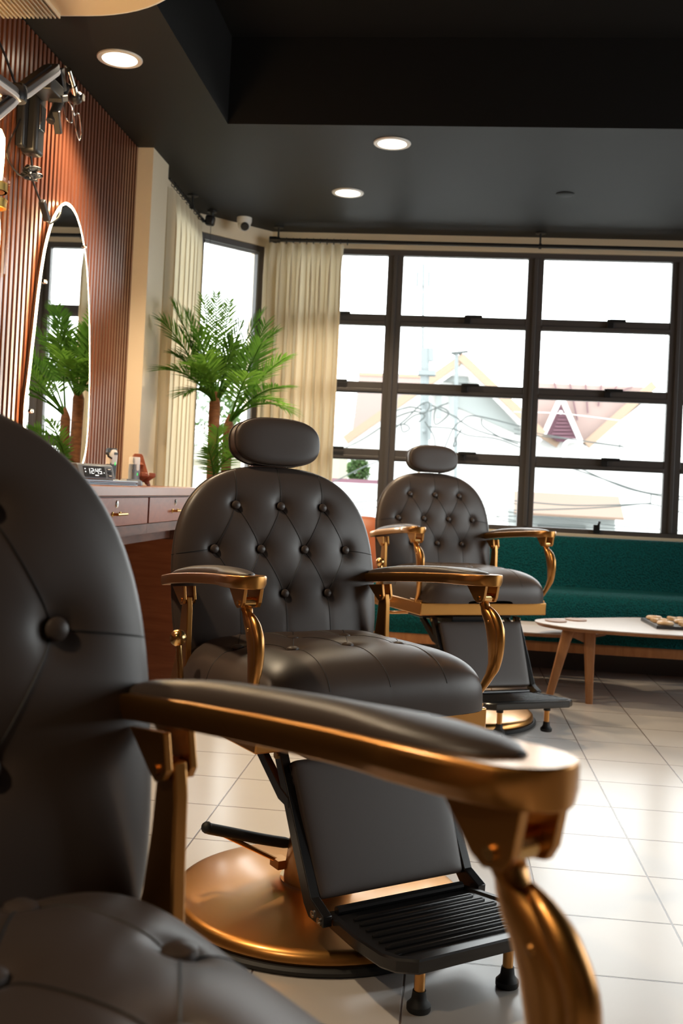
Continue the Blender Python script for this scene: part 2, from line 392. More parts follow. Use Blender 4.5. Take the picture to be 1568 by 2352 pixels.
# dome camera and small black camera on the ceiling by the corner window
t = thing('dome_camera', 'white dome security camera on the ceiling above the corner window', 'camera', (-1.325, 6.27, ZC))
b = B(); lathe(b, [(.001, 0), (.046, 0), (.046, -.022), (.043, -.034), (.001, -.034)], n=32); obj('base', b, 'white', t)
dv = Vector((.30, -.82, -.55)).normalized()
b = B(); ball(b, (0, 0, -.042), .040, 24); obj('dome', b, 'white', t)
b = B(); lathe(b, [(.001, .0), (.026, .0), (.026, .012), (.020, .018), (.001, .019)], Vector((0, 0, -.042)) + dv * .026, 24, dv); obj('lens', b, 'dark_plastic', t)
t = thing('small_camera', 'small black camera with a thin hanging cord on the ceiling by the left curtain', 'camera', (-1.495, 6.13, ZC))
b = B(); lathe(b, [(.001, 0), (.030, 0), (.030, -.008), (.012, -.012), (.010, -.034), (.001, -.034)], n=24); obj('mount', b, 'dark_plastic', t)
b = B(); box(b, (-.030, -.026, -.088), (.026, .026, -.030), Matrix.Rotation(.15, 4, 'Y')); obj('camera_body', b, 'dark_plastic', t, bevel=.012)
b = B(); tube(b, [(-.012, .03, -.085), (-.012, .034, -.14), (-.010, .036, -.22)], .0016, 6); obj('cord', b, 'dark_plastic', t)

# ------------------------------------------------------------------ curtains and rods
def curtain(name, label, pts, z0, z1, folds, amp, mat='curtain', seed=1):
    """cloth hung along a path; returns one mesh with pleats at the top"""
    rnd = random.Random(seed); P = catmull([(*p, 0) for p in pts], 40); n = len(P)
    cum = [0]
    for a, b in zip(P, P[1:]): cum.append(cum[-1] + (b - a).length)
    N = folds * 14; ph = [rnd.uniform(-.5, .5) for _ in range(folds + 2)]; am = [rnd.uniform(.6, 1.15) for _ in range(folds + 2)]
    zs = [z1 - (z1 - z0) * k / 24 for k in range(25)]; zs[1:1] = [z1 - .02, z1 - .05]; zs.sort(reverse=True)
    bm = B(); rows = []
    for z in zs:
        top = max(0, 1 - (z1 - z) / .16); row = []
        for i in range(N + 1):
            s = i / N * cum[-1]; k = next(j for j in range(n - 1) if cum[j + 1] >= s - 1e-9)
            d = (P[k + 1] - P[k]).normalized(); q = P[k] + d * (s - cum[k]); nr = Vector((-d.y, d.x, 0))
            u = i / 14; f = int(u); w = math.sin(2 * PI * (u + .12 * ph[f] * (1 - top)))
            w = math.copysign(abs(w) ** (.75 if top < .5 else .5), w)
            a = amp * (am[f] * (1 - u + f) + am[f + 1] * (u - f)) * (1 - .62 * top)
            sway = .006 * math.sin(2.1 * (z1 - z) + ph[f] * 6) * (1 - top)
            p = q + nr * (a * w) + d * (sway + amp * .35 * math.sin(4 * PI * u + ph[f]) * (1 - top))
            row.append(bm.verts.new((p.x, p.y, z + (.008 * abs(math.sin(PI * u)) if z == z1 else 0))))
        rows.append(row)
    for a, b in zip(rows, rows[1:]):
        for i in range(N): bm.faces.new((a[i], a[i + 1], b[i + 1], b[i]))
    o = obj(name, bm, mat, smooth=180)
    return tag(o, label, 'curtain')
curtain('curtain', 'cream curtain hanging left of the corner window, beside the pillar', [(-1.535, 5.30), (-1.535, 5.58), (-1.54, 5.84), (-1.545, 6.05)], .03, 2.505, 7, .036, seed=3)
curtain('curtain', 'cream curtain gathered between the palm and the long window', [(-1.225, 6.475), (-1.16, 6.465), (-1.05, 6.47), (-.90, 6.475), (-.725, 6.48)], .03, 2.492, 8, .042, seed=7)
def rod(label, p0, p1, posts, r, rings, name='curtain_rod'):
    t = thing(name, label, 'curtain rod', p0)
    p0, p1 = Vector(p0), Vector(p1); d = (p1 - p0).normalized()
    b = B(); cyl(b, (0, 0, 0), p1 - p0, r, n=16); obj('rod', b, 'iron', t)
    b = B(); cyl(b, -d * .035, d * .012, r * 1.75, n=16); obj('finial', b, 'iron', t)
    for q in posts:
        q = Vector(q) - p0; b = B(); cyl(b, q, (q.x, q.y, ZC - p0.z), .006, n=10); lathe(b, [(.001, 0), (.032, 0), (.032, -.006), (.001, -.008)], (q.x, q.y, ZC - p0.z), 20)
        lathe(b, [(r + .006, -.008), (r + .006, .008), (r, .008), (r, -.008)], q, 20, d, closed_prof=True); obj('rod_bracket', b, 'iron', t)
    for s in rings:
        b = B(); pts = [d * s + Vector((0, 0, -.004)) + (Vector((0, 0, 1)) * math.cos(a) + d.cross(Vector((0, 0, 1))) * math.sin(a)) * (r + .006) for a in (2 * PI * k / 16 for k in range(16))]
        tube(b, pts, .0022, 6, True); obj('curtain_ring', b, 'iron', t)
rod('long black curtain rod on ceiling posts above the long window', (-1.165, 6.475, 2.518), (4.15, 6.5, 2.518), [(-1.145, 6.475, 2.518), (.489, 6.482, 2.518), (2.4, 6.49, 2.518)], .012, [.03 + .043 * k for k in range(11)])
rod('short black curtain rod with rings above the left curtain', (-1.54, 6.08, 2.535), (-1.52, 5.27, 2.535), [(-1.533, 5.80, 2.535)], .006, [.06 + .06 * k for k in range(12)])

# ================================================================== barber chairs
def surf_mesh(hw, hh, D, n, k, N, dips, lines, back=None, bk=2.6):
    """a stuffed cushion: super-ellipse outline, rounded edge, button dips and seam valleys.
    Returns the bmesh in (u, v, d) and the depth function"""
    def depth(u, v):
        rho = min(1, (abs(u / hw) ** n + abs(v / hh) ** n) ** (1 / n))
        return D * max(0, 1 - rho ** k) ** (1 / k), rho
    def d(u, v):
        base, rho = depth(u, v); h = 0
        for (a, b) in dips:
            r2 = (u - a) ** 2 + (v - b) ** 2
            if r2 < .03: h += .009 * math.exp(-r2 / .00034) + .0055 * math.exp(-r2 / .0016)
        for (a, b, c, e) in lines:
            dx, dy = c - a, e - b; L = dx * dx + dy * dy; t = max(0, min(1, ((u - a) * dx + (v - b) * dy) / L))
            r2 = (u - a - t * dx) ** 2 + (v - b - t * dy) ** 2
            if r2 < .004: h += .0006 * math.exp(-r2 / .00008)
        return base - min(h, .03) * min(1, base / (.6 * D)), rho
    bm = B(); g = []
    for j in range(N + 1):
        s = -1 + 2 * j / N; v = hh * math.sin(PI / 2 * s) * .9999; wv = hw * max(1e-4, 1 - abs(v / hh) ** n) ** (1 / n)
        g.append([bm.verts.new((wv * math.sin(PI / 2 * (-1 + 2 * i / N)), v, 0)) for i in range(N + 1)])
    for r in g:
        for q in r: q.co.z = d(q.co.x, q.co.y)[0]
    for a, b in zip(g, g[1:]):
        for i in range(N): bm.faces.new((a[i], a[i + 1], b[i + 1], b[i]))
    if back:
        K = 40; g = []
        for j in range(K + 1):
            v = hh * math.sin(PI / 2 * (-1 + 2 * j / K)) * .9999; wv = hw * max(1e-4, 1 - abs(v / hh) ** n) ** (1 / n)
            g.append([bm.verts.new((wv * math.sin(PI / 2 * (-1 + 2 * i / K)), v, 0)) for i in range(K + 1)])
        for r in g:
            for q in r:
                rho = min(1, (abs(q.co.x / hw) ** n + abs(q.co.y / hh) ** n) ** (1 / n)); q.co.z = -back * max(0, 1 - rho ** bk) ** (1 / bk)
        for a, b in zip(g, g[1:]):
            for i in range(K): bm.faces.new((a[i], b[i], b[i + 1], a[i + 1]))
    return bm, lambda u, v: d(u, v)[0]
def xf(bm, mx):
    for v in bm.verts: v.co = mx @ v.co
    return bm

UPPER = []
def up(o): UPPER.append(o.name); return o
def make_chair():
    t = thing('barber_chair', '', 'barber chair')
    # --- backrest: u -> local x, v up the reclined plane, d forward
    tl = .172; bu = Vector((1, 0, 0)); bv = Vector((0, -math.sin(tl), math.cos(tl))); bd = Vector((0, math.cos(tl), math.sin(tl)))
    S, RTOP, RBOT = .1288, .113, .1140; VC = -.098
    org = Vector((-.006, -.358, .794)) + bv * VC
    mx = Matrix((bu, bv, bd)).transposed().to_4x4(); mx.translation = org
    bt = [(k * S, RTOP - VC) for k in (-1, 0, 1)]; bmid = [(k * S, -VC) for k in (-1.5, -.5, .5, 1.5)]; bl = [(k * S, -RBOT - VC) for k in (-1, 0, 1)]
    lines = []
    for i in range(3):
        for b in (bmid[i], bmid[i + 1]): lines += [(*bt[i], *b), (*bl[i], *b)]
    HW, HH = .296, .318
    seams = list(lines)
    lines += [(*bt[i], bt[i][0] * .97, HH * (.97 if i != 1 else .995)) for i in range(3)] + [(bl[i][0], bl[i][1], bl[i][0] * 1.03, -HH * .95) for i in range(3)]
    lines += [(*bmid[0], -HW, bmid[0][1] - .012), (*bmid[3], HW, bmid[3][1] - .012)]
    bm, dep = surf_mesh(HW, HH, .046, 2.75, 3.0, 170, bt + bmid + bl, lines, back=.05)
    o = up(obj('backrest', xf(bm, mx), 'leather', t, smooth=180))
    def bring(u, v, lift=0): return mx @ Vector((u, v, dep(u, v) + lift))
    for (u, v) in bt + bmid + bl:
        b = B(); p = bring(u, v, .0085); lathe(b, [(.0005, .007), (.006, .0064), (.0095, .0045), (.0112, .001), (.0112, -.004), (.009, -.009), (.0005, -.01)], p, 20, bd); obj('tufting_button', b, 'leather', o)
    b = B()
    for (a, c, e, f) in lines:
        L = math.hypot(e - a, f - c); K = max(8, int(L / .008)); pts = []
        for k in range(K + 1):
            q = .02 + (.997 - .02) * k / K; u, v = a + (e - a) * q, c + (f - c) * q
            pts.append(bring(u, v, .0002))
        tube(b, pts, .0010, 5)
    obj('seam', b, 'thread', o)
    b = B(); K = 120   # piping round the rim
    rim = []
    for k in range(K):
        a = 2 * PI * k / K; c_, s_ = math.cos(a), math.sin(a); r = (abs(c_ / HW) ** 2.75 + abs(s_ / HH) ** 2.75) ** (-1 / 2.75); rim.append(mx @ Vector((r * c_ * 1.001, r * s_ * 1.001, .001)))
    tube(b, rim, .0022, 6, True); obj('piping', b, 'leather', o)
    # --- headrest
    hx = Matrix((bu, Vector((0, -.13, .9915)), Vector((0, .9915, .13)))).transposed().to_4x4(); hx.translation = (-.012, -.392, 1.080)
    bm, hd = surf_mesh(.126, .063, .020, 2.7, 4.5, 60, [], [])
    n = 2.7; K = 96
    def hring(sc_, d): return [Vector((sc_ * .126 * math.copysign(abs(math.cos(a)) ** (2 / n), math.cos(a)), sc_ * .063 * math.copysign(abs(math.sin(a)) ** (2 / n), math.sin(a)), d)) for a in (2 * PI * k / K for k in range(K))]
    loft(bm, [hring(1, 0), hring(1.0, -.02), hring(.99, -.036), hring(.94, -.044), hring(.8, -.048)])
    o = up(obj('headrest', xf(bm, hx), 'leather', t, smooth=60))
    b = B(); tube(b, [hx @ p for p in hring(1.006, .001)], .0022, 6, True); tube(b, [hx @ p for p in hring(1.003, -.033)], .0018, 6, True); obj('piping', b, 'leather', o)
    b = B()
    for s in (-.035, .02): box(b, (s, -.425, .96), (s + .028, -.42, 1.05))
    box(b, (-.05, -.428, 1.004), (.05, -.405, 1.016)); up(obj('headrest_post', b, 'chrome', t, bevel=.001))
    # --- seat
    sx_ = Matrix.Identity(4); sx_.translation = (0, -.055, .4685)
    SS = .145; r0, r1, r2 = .075, -.055, -.185
    A = [(k * SS, r0) for k in (-1, 0, 1)]; Bm = [(k * SS, r1) for k in (-1.5, -.5, .5, 1.5)]; Cc = [(k * SS, r2) for k in (-1, 0, 1)]
    ln = []
    for i in range(3):
        for q in (Bm[i], Bm[i + 1]): ln += [(*A[i], *q), (*Cc[i], *q)]
    ln += [(A[i][0], A[i][1], A[i][0] * 1.06, .258) for i in range(3)] + [(*Bm[0], -.287, r1 + .01), (*Bm[3], .299, r1 + .01)]
    bm, sd = surf_mesh(.300, .264, .144, 7, 3.3, 150, A + Bm + Cc, ln, back=.002)
    o = up(obj('seat', xf(bm, sx_), 'leather', t, smooth=180))
    def sring(u, v, lift=0): return sx_ @ Vector((u, v, sd(u, v) + lift))
    for (u, v) in A + Bm + Cc:
        b = B(); lathe(b, [(.0005, .007), (.008, .006), (.0135, .003), (.0145, -.001), (.011, -.006), (.0005, -.007)], sring(u, v, .009), 20); obj('tufting_button', b, 'leather', o)
    b = B()
    for (a, c, e, f) in ln:
        L = math.hypot(e - a, f - c); K = max(10, int(L / .007)); tube(b, [sring(a + (e - a) * q, c + (f - c) * q, .0002) for q in (.02 + .965 * (1 - (1 - k / K) ** 1.6) for k in range(K + 1))], .0010, 5)
    obj('seam', b, 'thread', o)
    # --- seat frame
    b = B(); box(b, (-.304, -.30, .414), (.304, .164, .468)); o = up(obj('seat_frame', b, 'gold', t, bevel=.004))
    for s in (-1, 1):
        b = B(); box(b, (s * .303 - (.075 if s > 0 else 0), .06, .468), (s * .303 + (.075 if s < 0 else 0), .152, .476)); cyl(b, (s * .27, .105, .474), (s * .27, .105, .484), .009, n=12); obj('support_foot', b, 'gold', o, bevel=.002)
    # --- armrests
    for s in (-1, 1):
        cl = [(-.378, .284, .019, .728), (-.365, .284, .026, .7305), (-.30, .286, .027, .741), (-.2, .290, .027, .752), (-.1, .295, .027, .761), (-.02, .302, .029, .767), (.02, .308, .036, .770), (.045, .311, .0405, .772), (.09, .315, .0415, .7745), (.115, .3165, .0405, .776), (.135, .3175, .0365, .777), (.148, .318, .030, .7775), (.157, .3185, .020, .778), (.161, .3185, .010, .778), (.1625, .3185, .003, .778)]
        def th(y): return .024 if y < 0 else .024 + .003 * min(1, y / .06)
        rings = []
        for y, x, w, z in cl:
            T = th(y); b_ = .82 if y > .0 else .9
            rings.append([Vector((s * x + q * w, y, z + zz)) for q, zz in ((1, -.004), (.94, 0), (-.94, 0), (-1, -.004), (-1, -T * .62), (-b_, -T), (b_, -T), (1, -T * .62))])
        b = B(); loft(b, rings)
        arm = up(obj('armrest', b, 'gold', t, smooth=30, bevel=.0015))
        b = B(); N = 26; rr = []
        for i in range(N + 1):
            q = i / N; y = -.352 + q * (.128 + .352); k = next(j for j in range(len(cl) - 1) if cl[j + 1][0] >= y); a_, c_ = cl[k], cl[k + 1]; f = (y - a_[0]) / (c_[0] - a_[0])
            x, w, z = (a_[j] + (c_[j] - a_[j]) * f for j in (1, 2, 3)); e = max(.02, 1 - abs(2 * q - 1) ** 5) ** (1 / 2.4); w2 = max(.003, (w - .007) * e)
            hgt = .004 + .0145 * (max(0, 1 - abs(2 * q - 1) ** 2.6)) ** .8
            rr.append([Vector((s * x + w2 * math.cos(g_), y, z - .001 + max(0, hgt * math.sin(g_) ** .8) if math.sin(g_) > 0 else z - .001)) for g_ in (PI * j / 14 for j in range(15))])
        loft(b, rr); obj('armrest_pad', b, 'leather', arm, smooth=60)
        # front fork and hinge
        for q in (-1, 1):
            b = B(); x0 = s * .317 + q * .0185
            prism(b, [(.074, .753), (.150, .753), (.144, .722), (.138, .712), (.120, .709), (.109, .715)], x0 - .004, x0 + .004, lambda u, v, tt: Vector((tt, u, v)))
            obj('front_bracket', b, 'gold', arm, smooth=None, bevel=.001)
            b = B(); x0 = s * .285 + q * .0125
            prism(b, [(-.312, .708), (-.246, .716), (-.238, .684), (-.244, .674), (-.258, .670), (-.270, .677)], x0 - .0035, x0 + .0035, lambda u, v, tt: Vector((tt, u, v)))
            obj('rear_bracket', b, 'gold', arm, smooth=None, bevel=.001)
        b = B(); cyl(b, (s * .317 - .025, .127, .720), (s * .317 + .025, .127, .720), .005, n=14); cyl(b, (s * .317 - .0145, .127, .722), (s * .317 + .0145, .127, .722), .0105, n=20); obj('hinge_pin', b, 'gold_bright', arm)
        b = B(); cyl(b, (s * .285 - .0185, -.254, .682), (s * .285 + .0185, -.254, .682), .0045, n=14); obj('hinge_pin', b, 'gold', arm)
        # sculpted front support
        sec = [(.712, .122, .008, .011), (.706, .120, .012, .013), (.699, .122, .012, .011), (.691, .127, .019, .011), (.680, .133, .024, .0115), (.665, .142, .0275, .012), (.645, .150, .028, .012), (.62, .155, .026, .012), (.595, .156, .0225, .012), (.57, .154, .018, .0115), (.545, .147, .014, .011), (.52, .135, .011, .0105), (.498, .121, .010, .010), (.482, .110, .010, .010), (.468, .104, .014, .013), (.462, .104, .016, .015)]
        fwd = lambda z: .013 * max(0, min(1, (.712 - z) / .05)) * max(0, min(1, (z - .462) / .03))
        b = B(); rings = []
        for z, y, ry, rx in sec: rings.append([Vector((s * (.317 - .25 * max(0, .56 - z)) + rx * math.cos(a), y + fwd(z) + ry * math.sin(a), z)) for a in (2 * PI * k / 20 for k in range(20))])
        loft(b, rings)
        rib = [(.700, .136, .003), (.690, .146, .0065), (.675, .158, .0085), (.65, .169, .009), (.62, .172, .0088), (.59, .169, .008), (.56, .161, .0062), (.535, .149, .004)]
        tube(b, catmull([(s * (.317 - .25 * max(0, .56 - z)), y + fwd(z), z) for z, y, r in rib], 4), [r * 1.25 for r in [q for a_, c_ in zip(rib, rib[1:]) for q in (a_[2] + (c_[2] - a_[2]) * f / 4 for f in range(4))] + [rib[-1][2]]], 14)
        up(obj('front_support', b, 'gold', t, smooth=60))
        fs = bpy.data.objects[UPPER[-1]]
        b = B(); ball(b, (s * .317 + .0095, .152, .668), .0045, 12); ball(b, (s * .317 - .0095, .152, .668), .0045, 12); obj('rivet', b, 'gold', fs)
        b = B(); prism(b, [(-.266, .690), (-.241, .690), (-.236, .660), (-.234, .600), (-.230, .540), (-.226, .480), (-.224, .405), (-.345, .405), (-.333, .455), (-.308, .510), (-.289, .560), (-.277, .620), (-.272, .665)], s * .285 - .007, s * .285 + .007, lambda u, v, tt: Vector((tt, u, v)))
        up(obj('rear_support', b, 'gold', t, smooth=30, bevel=.002))
    # --- recline lever with ball
    b = B(); cyl(b, (.338, -.135, .44), (.345, -.155, .60), .0075, n=16); cyl(b, (.30, -.135, .445), (.346, -.135, .445), .009, n=14); o = up(obj('recline_lever', b, 'gold_bright', t))
    b = B(); ball(b, (.346, -.158, .607), .0195, 28); obj('ball_knob', b, 'gold_bright', o)
    # --- under the seat
    b = B(); box(b, (-.12, -.2, .362), (.12, .10, .404)); box(b, (.10, -.12, .385), (.22, .02, .404)); box(b, (-.22, -.12, .385), (-.10, .02, .404)); cyl(b, (.17, -.07, .360), (.17, -.07, .386), .006, n=10); cyl(b, (.17, -.07, .360), (.17, -.07, .367), .012, n=10)
    up(obj('under_frame', b, 'black', t, bevel=.003))
    b = B(); tube(b, catmull([(.262, -.29, .375), (.225, -.275, .372), (.20, -.2, .382), (.19, -.10, .394)], 6), .007, 10); up(obj('brace_tube', b, 'gold', t))
    b = B(); tube(b, catmull([(-.262, -.29, .375), (-.225, -.275, .372), (-.20, -.2, .382), (-.19, -.10, .394)], 6), .007, 10); up(obj('brace_tube', b, 'gold', t))
    # --- footrest
    fr = None
    for s in (-1, 1):
        fr = up(obj('footrest_rail', (lambda b: (prism(b, [(.070, .400), (.100, .400), (.250, .138), (.300, .118), (.300, .096), (.243, .098), (.222, .118)], s * (.188) - .011, s * .188 + .011, lambda u, v, tt: Vector((tt - s * .006 * (.40 - v) / .3 + s * .014, u, v))), b)[1])(B()), 'black', t, smooth=30, bevel=.002))
        for (y, z) in ((.262, .111), (.287, .106)):
            b = B(); x0 = s * (.188 + .014 - .006 + .011); cyl(b, (x0 - s * .004, y, z), (x0 + s * .003, y, z), .0075, n=14); cyl(b, (x0 + s * .002, y, z), (x0 + s * .005, y, z), .0035, n=6); obj('bolt', b, 'chrome', fr)
        b = B(); cyl(b, (s * .190, .092, .388), (s * .217, .092, .388), .008, n=14); obj('bolt', b, 'gold_bright', fr)
        b = B(); prism(b, [(-.075, .416), (-.035, .416), (.112, .325), (.150, .312), (.150, .290), (.105, .298)], s * .205 - .008, s * .205 + .008, lambda u, v, tt: Vector((tt, u, v))); up(obj('link_bar', b, 'black', t, smooth=30, bevel=.002))
    # padded panel between the rails
    pv = Vector((0, -.125, .27)).normalized(); pd = Vector((0, pv.z, -pv.y)); pmx = Matrix((bu, pv, pd)).transposed().to_4x4(); pmx.translation = (0, .178, .252)
    bm, _ = surf_mesh(.191, .140, .018, 40, 9, 50, [], [], back=.016, bk=8)
    for v in bm.verts: v.co.x *= 1 + .03 * v.co.y / .14
    up(obj('footrest_pad', xf(bm, pmx), 'leather', t, smooth=80))
    # foot plate
    def plate(u, v): return Vector((u, v, .108 + (v - .25) * .075))
    b = B(); ol = [(-.176, .262), (.176, .262), (.184, .30), (.200, .40), (.206, .50), (.196, .535), (.165, .562), (-.165, .562), (-.196, .535), (-.206, .50), (-.200, .40), (-.184, .30)]
    loft(b, [[plate(u * q, (v - .41) * q + .41) + Vector((0, 0, z)) for u, v in ol] for q, z in ((.985, -.026), (1, -.022), (1, -.003), (.985, .001), (.93, .001), (.92, -.0035))])
    o = up(obj('foot_plate', b, 'black', t, smooth=30))
    for k in range(7):
        y = .325 + .031 * k; b = B(); w = .150 + .006 * k; L = [plate(x, y) + Vector((0, 0, -.002)) for x in (-w, -w + .01, w - .01, w)]; tube(b, L, [.003, .0065, .0065, .003], 10); obj('tread_ridge', b, 'black', o)
    b = B(); tube(b, [plate(-.16, .275) + Vector((0, 0, .004)), plate(.16, .275) + Vector((0, 0, .004))], .009, 10); obj('hinge_bar', b, 'black', o)
    for s in (-1, 1):
        b = B(); cyl(b, (s * .108, .492, .03), (s * .108, .492, .104), .0105, n=18); l = up(obj('plate_leg', b, 'gold', t))
        b = B(); cyl(b, (s * .108, .492, .082), (s * .108, .492, .106), .0135, n=18); obj('leg_sleeve', b, 'rubber', l)
        b = B(); lathe(b, [(.0005, .002), (.021, .002), (.023, .005), (.023, .014), (.019, .018), (.0145, .024), (.0125, .040), (.0005, .040)], (s * .108, .492, -.002), 24); obj('rubber_foot', b, 'rubber', l)
    # --- pedestal (stays on the floor)
    px, py = .036, .004
    b = B(); lathe(b, [(.001, .014), (.333, .014), (.338, .022), (.336, .034), (.328, .042), (.316, .045), (.22, .056), (.13, .064), (.086, .068), (.001, .068)], (px, py, 0), 96); o = obj('base', b, 'gold', t, smooth=40)
    b = B(); lathe(b, [(.001, 0), (.345, 0), (.350, .005), (.350, .011), (.344, .016), (.001, .016)], (px, py, 0), 96); obj('rubber_ring', b, 'rubber', o)
    b = B(); lathe(b, [(.001, .06), (.092, .06), (.092, .072), (.001, .072)], (px, py, 0), 48); obj('collar', b, 'chrome', o)
    b = B(); lathe(b, [(.001, .066), (.084, .066), (.082, .09), (.060, .27), (.055, .30), (.05, .308), (.001, .308)], (px, py, 0), 48); obj('column', b, 'gold', t, smooth=40)
    b = B(); cyl(b, (px, py, .30), (px, py, .41), .026, n=28); obj('piston', b, 'chrome', t)
    # pump lever
    b = B(); tube(b, [(.255, -.07, .176), (.115, -.06, .100)], .0055, 10); tube(b, [(.075, -.02, .132), (.02, .02, .115)], .0055, 10); box(b, (.095, -.075, .086), (.125, -.035, .106)); o = obj('pump_lever', b, 'gold', t)
    b = B(); tube(b, catmull([(.297, -.07, .195), (.24, -.068, .178), (.15, -.06, .152), (.068, -.052, .132)], 5), [.011] + [.0125] * 13 + [.010, .009], 14); ball(b, (.292, -.07, .195), .0135, 14); obj('lever_grip', b, 'rubber', o)
    return t
def copy_tree(o, parent=None):
    c = o.copy(); C.objects.link(c); c.parent = parent
    for ch in list(o.children): copy_tree(ch, c)
    return c
def place_chair(t, x, y, a, dz, label):
    t.location = (x, y, 0); t.rotation_euler = (0, 0, a - PI / 2); t['label'] = label; t['group'] = 'tufted barber chairs'
    for c in t.children:
        if c.name.split('.')[0] not in ('base', 'column', 'piston', 'pump_lever'): c.location.z = dz
chair = make_chair()
spots = [(-.2653, .5357, -.8103, .0264, 'nearest charcoal barber chair, largest and cut off, its gold arm blurred'),
         (-.2283, 2.4181, -.911, 0, 'whole charcoal barber chair in the middle, in front of the palm and the cabinet'),
         (.0957, 4.576, -1.0746, .046, 'farthest charcoal barber chair, before the long window and teal sofa')]
copies = [chair] + [copy_tree(chair) for _ in spots[1:]]
for t, s in zip(copies, spots): place_chair(t, *s)

# ================================================================== station counter on the left wall
t = tag(obj('counter_top', (lambda b: (box(b, (-1.599, -1.2, .903), (-1.105, 4.94, .937)), b)[1])(B()), 'mahogtop', bevel=.003), 'long reddish wooden worktop along the slatted wall', 'worktop')
edges = [(1.56, 2.295), (2.315, 3.05), (3.07, 3.815), (3.835, 4.575)]
words = ['cut off by the near chair', 'mostly behind the near chair', 'nearest the clock', 'next to the middle chair']
for (a, b_), w in zip(edges, words):
    t = thing('drawer_unit', 'reddish wooden drawer unit under the worktop, ' + w, 'drawer unit', (-1.36, (a + b_) / 2, .79), group='drawer units under the worktop')
    L = (b_ - a) / 2
    b = B(); box(b, (-.235, -L - .0095, .008), (.222, L + .0095, .112)); box(b, (-.235, -L - .0095, -.028), (.236, L + .0095, .0078)); obj('carcass', b, 'darkwood', t, smooth=None)
    b = B(); box(b, (.222, -L, .010), (.240, L, .108)); d = obj('drawer_front', b, 'mahog', t, bevel=.0015)
    b = B(); lathe(b, [(.0005, .004), (.009, .004), (.011, .0), (.0005, 0)], (.240, -.0, .092), 24, (1, 0, 0))
    for v in b.verts: v.co.z = .086 + (v.co.z - .092) * 1.25
    box(b, (.2435, -.001, .081), (.245, .001, .091)); obj('lock', b, 'chrome', d)
    b = B(); tube(b, [(.262, -.052, .052), (.262, .052, .052)], .0045, 10); [cyl(b, (.239, s, .052), (.262, s, .052), .005, n=10) for s in (-.04, .04)]; [ball(b, (.241, s, .052), .0085, 10, (.5, 1, 1)) for s in (-.04, .04)]; obj('handle', b, 'brass', d)
    b = B(); box(b, (.02, -L - .009, -.082), (.12, L + .009, -.028)); obj('apron', b, 'darkwood', t, smooth=None, bevel=.001)
t = thing('pedestal_cabinet', 'reddish wooden pedestal holding up the worktop behind the middle chair', 'cabinet', (-1.39, 4.775, 0))
b = B(); box(b, (-.208, -.175, .048), (.208, .165, .700)); obj('body', b, 'panel', t, bevel=.002)
b = B(); box(b, (-.20, -.15, 0), (.155, .15, .048)); obj('toe_kick', b, 'mahog', t, smooth=None)
b = B(); box(b, (-.208, -.175, .700), (.208, .165, .903)); obj('top_rail', b, 'darkwood', t, smooth=None)

# ---- things on the worktop
TZ = .937
# clock
t = thing('digital_clock', 'grey digital clock showing 12:45 on the worktop', 'clock', (-1.30, 3.70, TZ + .021), math.radians(62))
b = B(); prism(b, [(-.030, 0), (.030, 0), (.012, .050), (.002, .055), (-.026, .055)], -.085, .085, lambda u, v, tt: Vector((tt, -u, v))); obj('case', b, 'grey_plastic', t, bevel=.003)
# sloping face: from (y=-.030,z=0) to (y=-.012,z=.05)
fv = Vector((0, .018, .050)).normalized(); fn = Vector((0, -fv.z, fv.y)); fm = Matrix((Vector((1, 0, 0)), fv, fn)).transposed().to_4x4(); fm.translation = (0, -.030, 0)
b = B(); box(b, (-.062, .008, 0), (.040, .047, .0022), fm); disp = obj('display', b, 'dark_plastic', t, smooth=None)
b = B(); SEG = {'1': 'bc', '2': 'abged', '4': 'fgbc', '5': 'afgcd'}
def digit(b, ch, x0, y0, w=.0115, h=.020, s=.0018):
    R = {'a': (x0, y0 + h - s, x0 + w, y0 + h), 'd': (x0, y0, x0 + w, y0 + s), 'g': (x0, y0 + h / 2 - s / 2, x0 + w, y0 + h / 2 + s / 2),
         'f': (x0, y0 + h / 2, x0 + s, y0 + h), 'e': (x0, y0, x0 + s, y0 + h / 2), 'b': (x0 + w - s, y0 + h / 2, x0 + w, y0 + h), 'c': (x0 + w - s, y0, x0 + w, y0 + h / 2)}
    for k in SEG[ch]: q = R[k]; box(b, (q[0], q[1], .0022), (q[2], q[3], .003), fm)
for ch, x in (('1', -.046), ('2', -.028), ('4', -.006), ('5', .0105)): digit(b, ch, x, .019)
for y in (.025, .032): box(b, (-.0125, y, .0022), (-.0105, y + .002, .003), fm)
box(b, (-.012, .0115, .0022), (.004, .0145, .003), fm); box(b, (-.058, .035, .0022), (-.054, .0385, .003), fm); box(b, (-.058, .024, .0022), (-.054, .0275, .003), fm); box(b, (.032, .022, .0022), (.035, .0255, .003), fm)
obj('digits', b, 'whiteemit', disp, smooth=None)
b = B(); [box(b, (.052, y, 0), (.072, y + .008, .003), fm) for y in (.010, .022, .034)]; obj('clock_button', b, 'dark_plastic', t, bevel=.001)
b = B(); [box(b, (.054, y, .003), (.068, y + .0035, .0035), fm) for y in (.011, .036)]; obj('clock_mark', b, 'white', t, smooth=None)
# tray
t = thing('grey_tray', 'shallow grey metal tray under the clock on the worktop', 'tray', (-1.285, 3.79, TZ), math.radians(62))
b = B(); box(b, (-.155, -.05, .0), (.125, .05, .006)); box(b, (-.150, -.045, .006), (.120, .045, .012)); obj('tray_body', b, 'tray', t, bevel=.002)
b = B(); box(b, (-.155, -.052, .011), (.125, .052, .020)); obj('tray_rim', b, 'tray', t, bevel=.003)
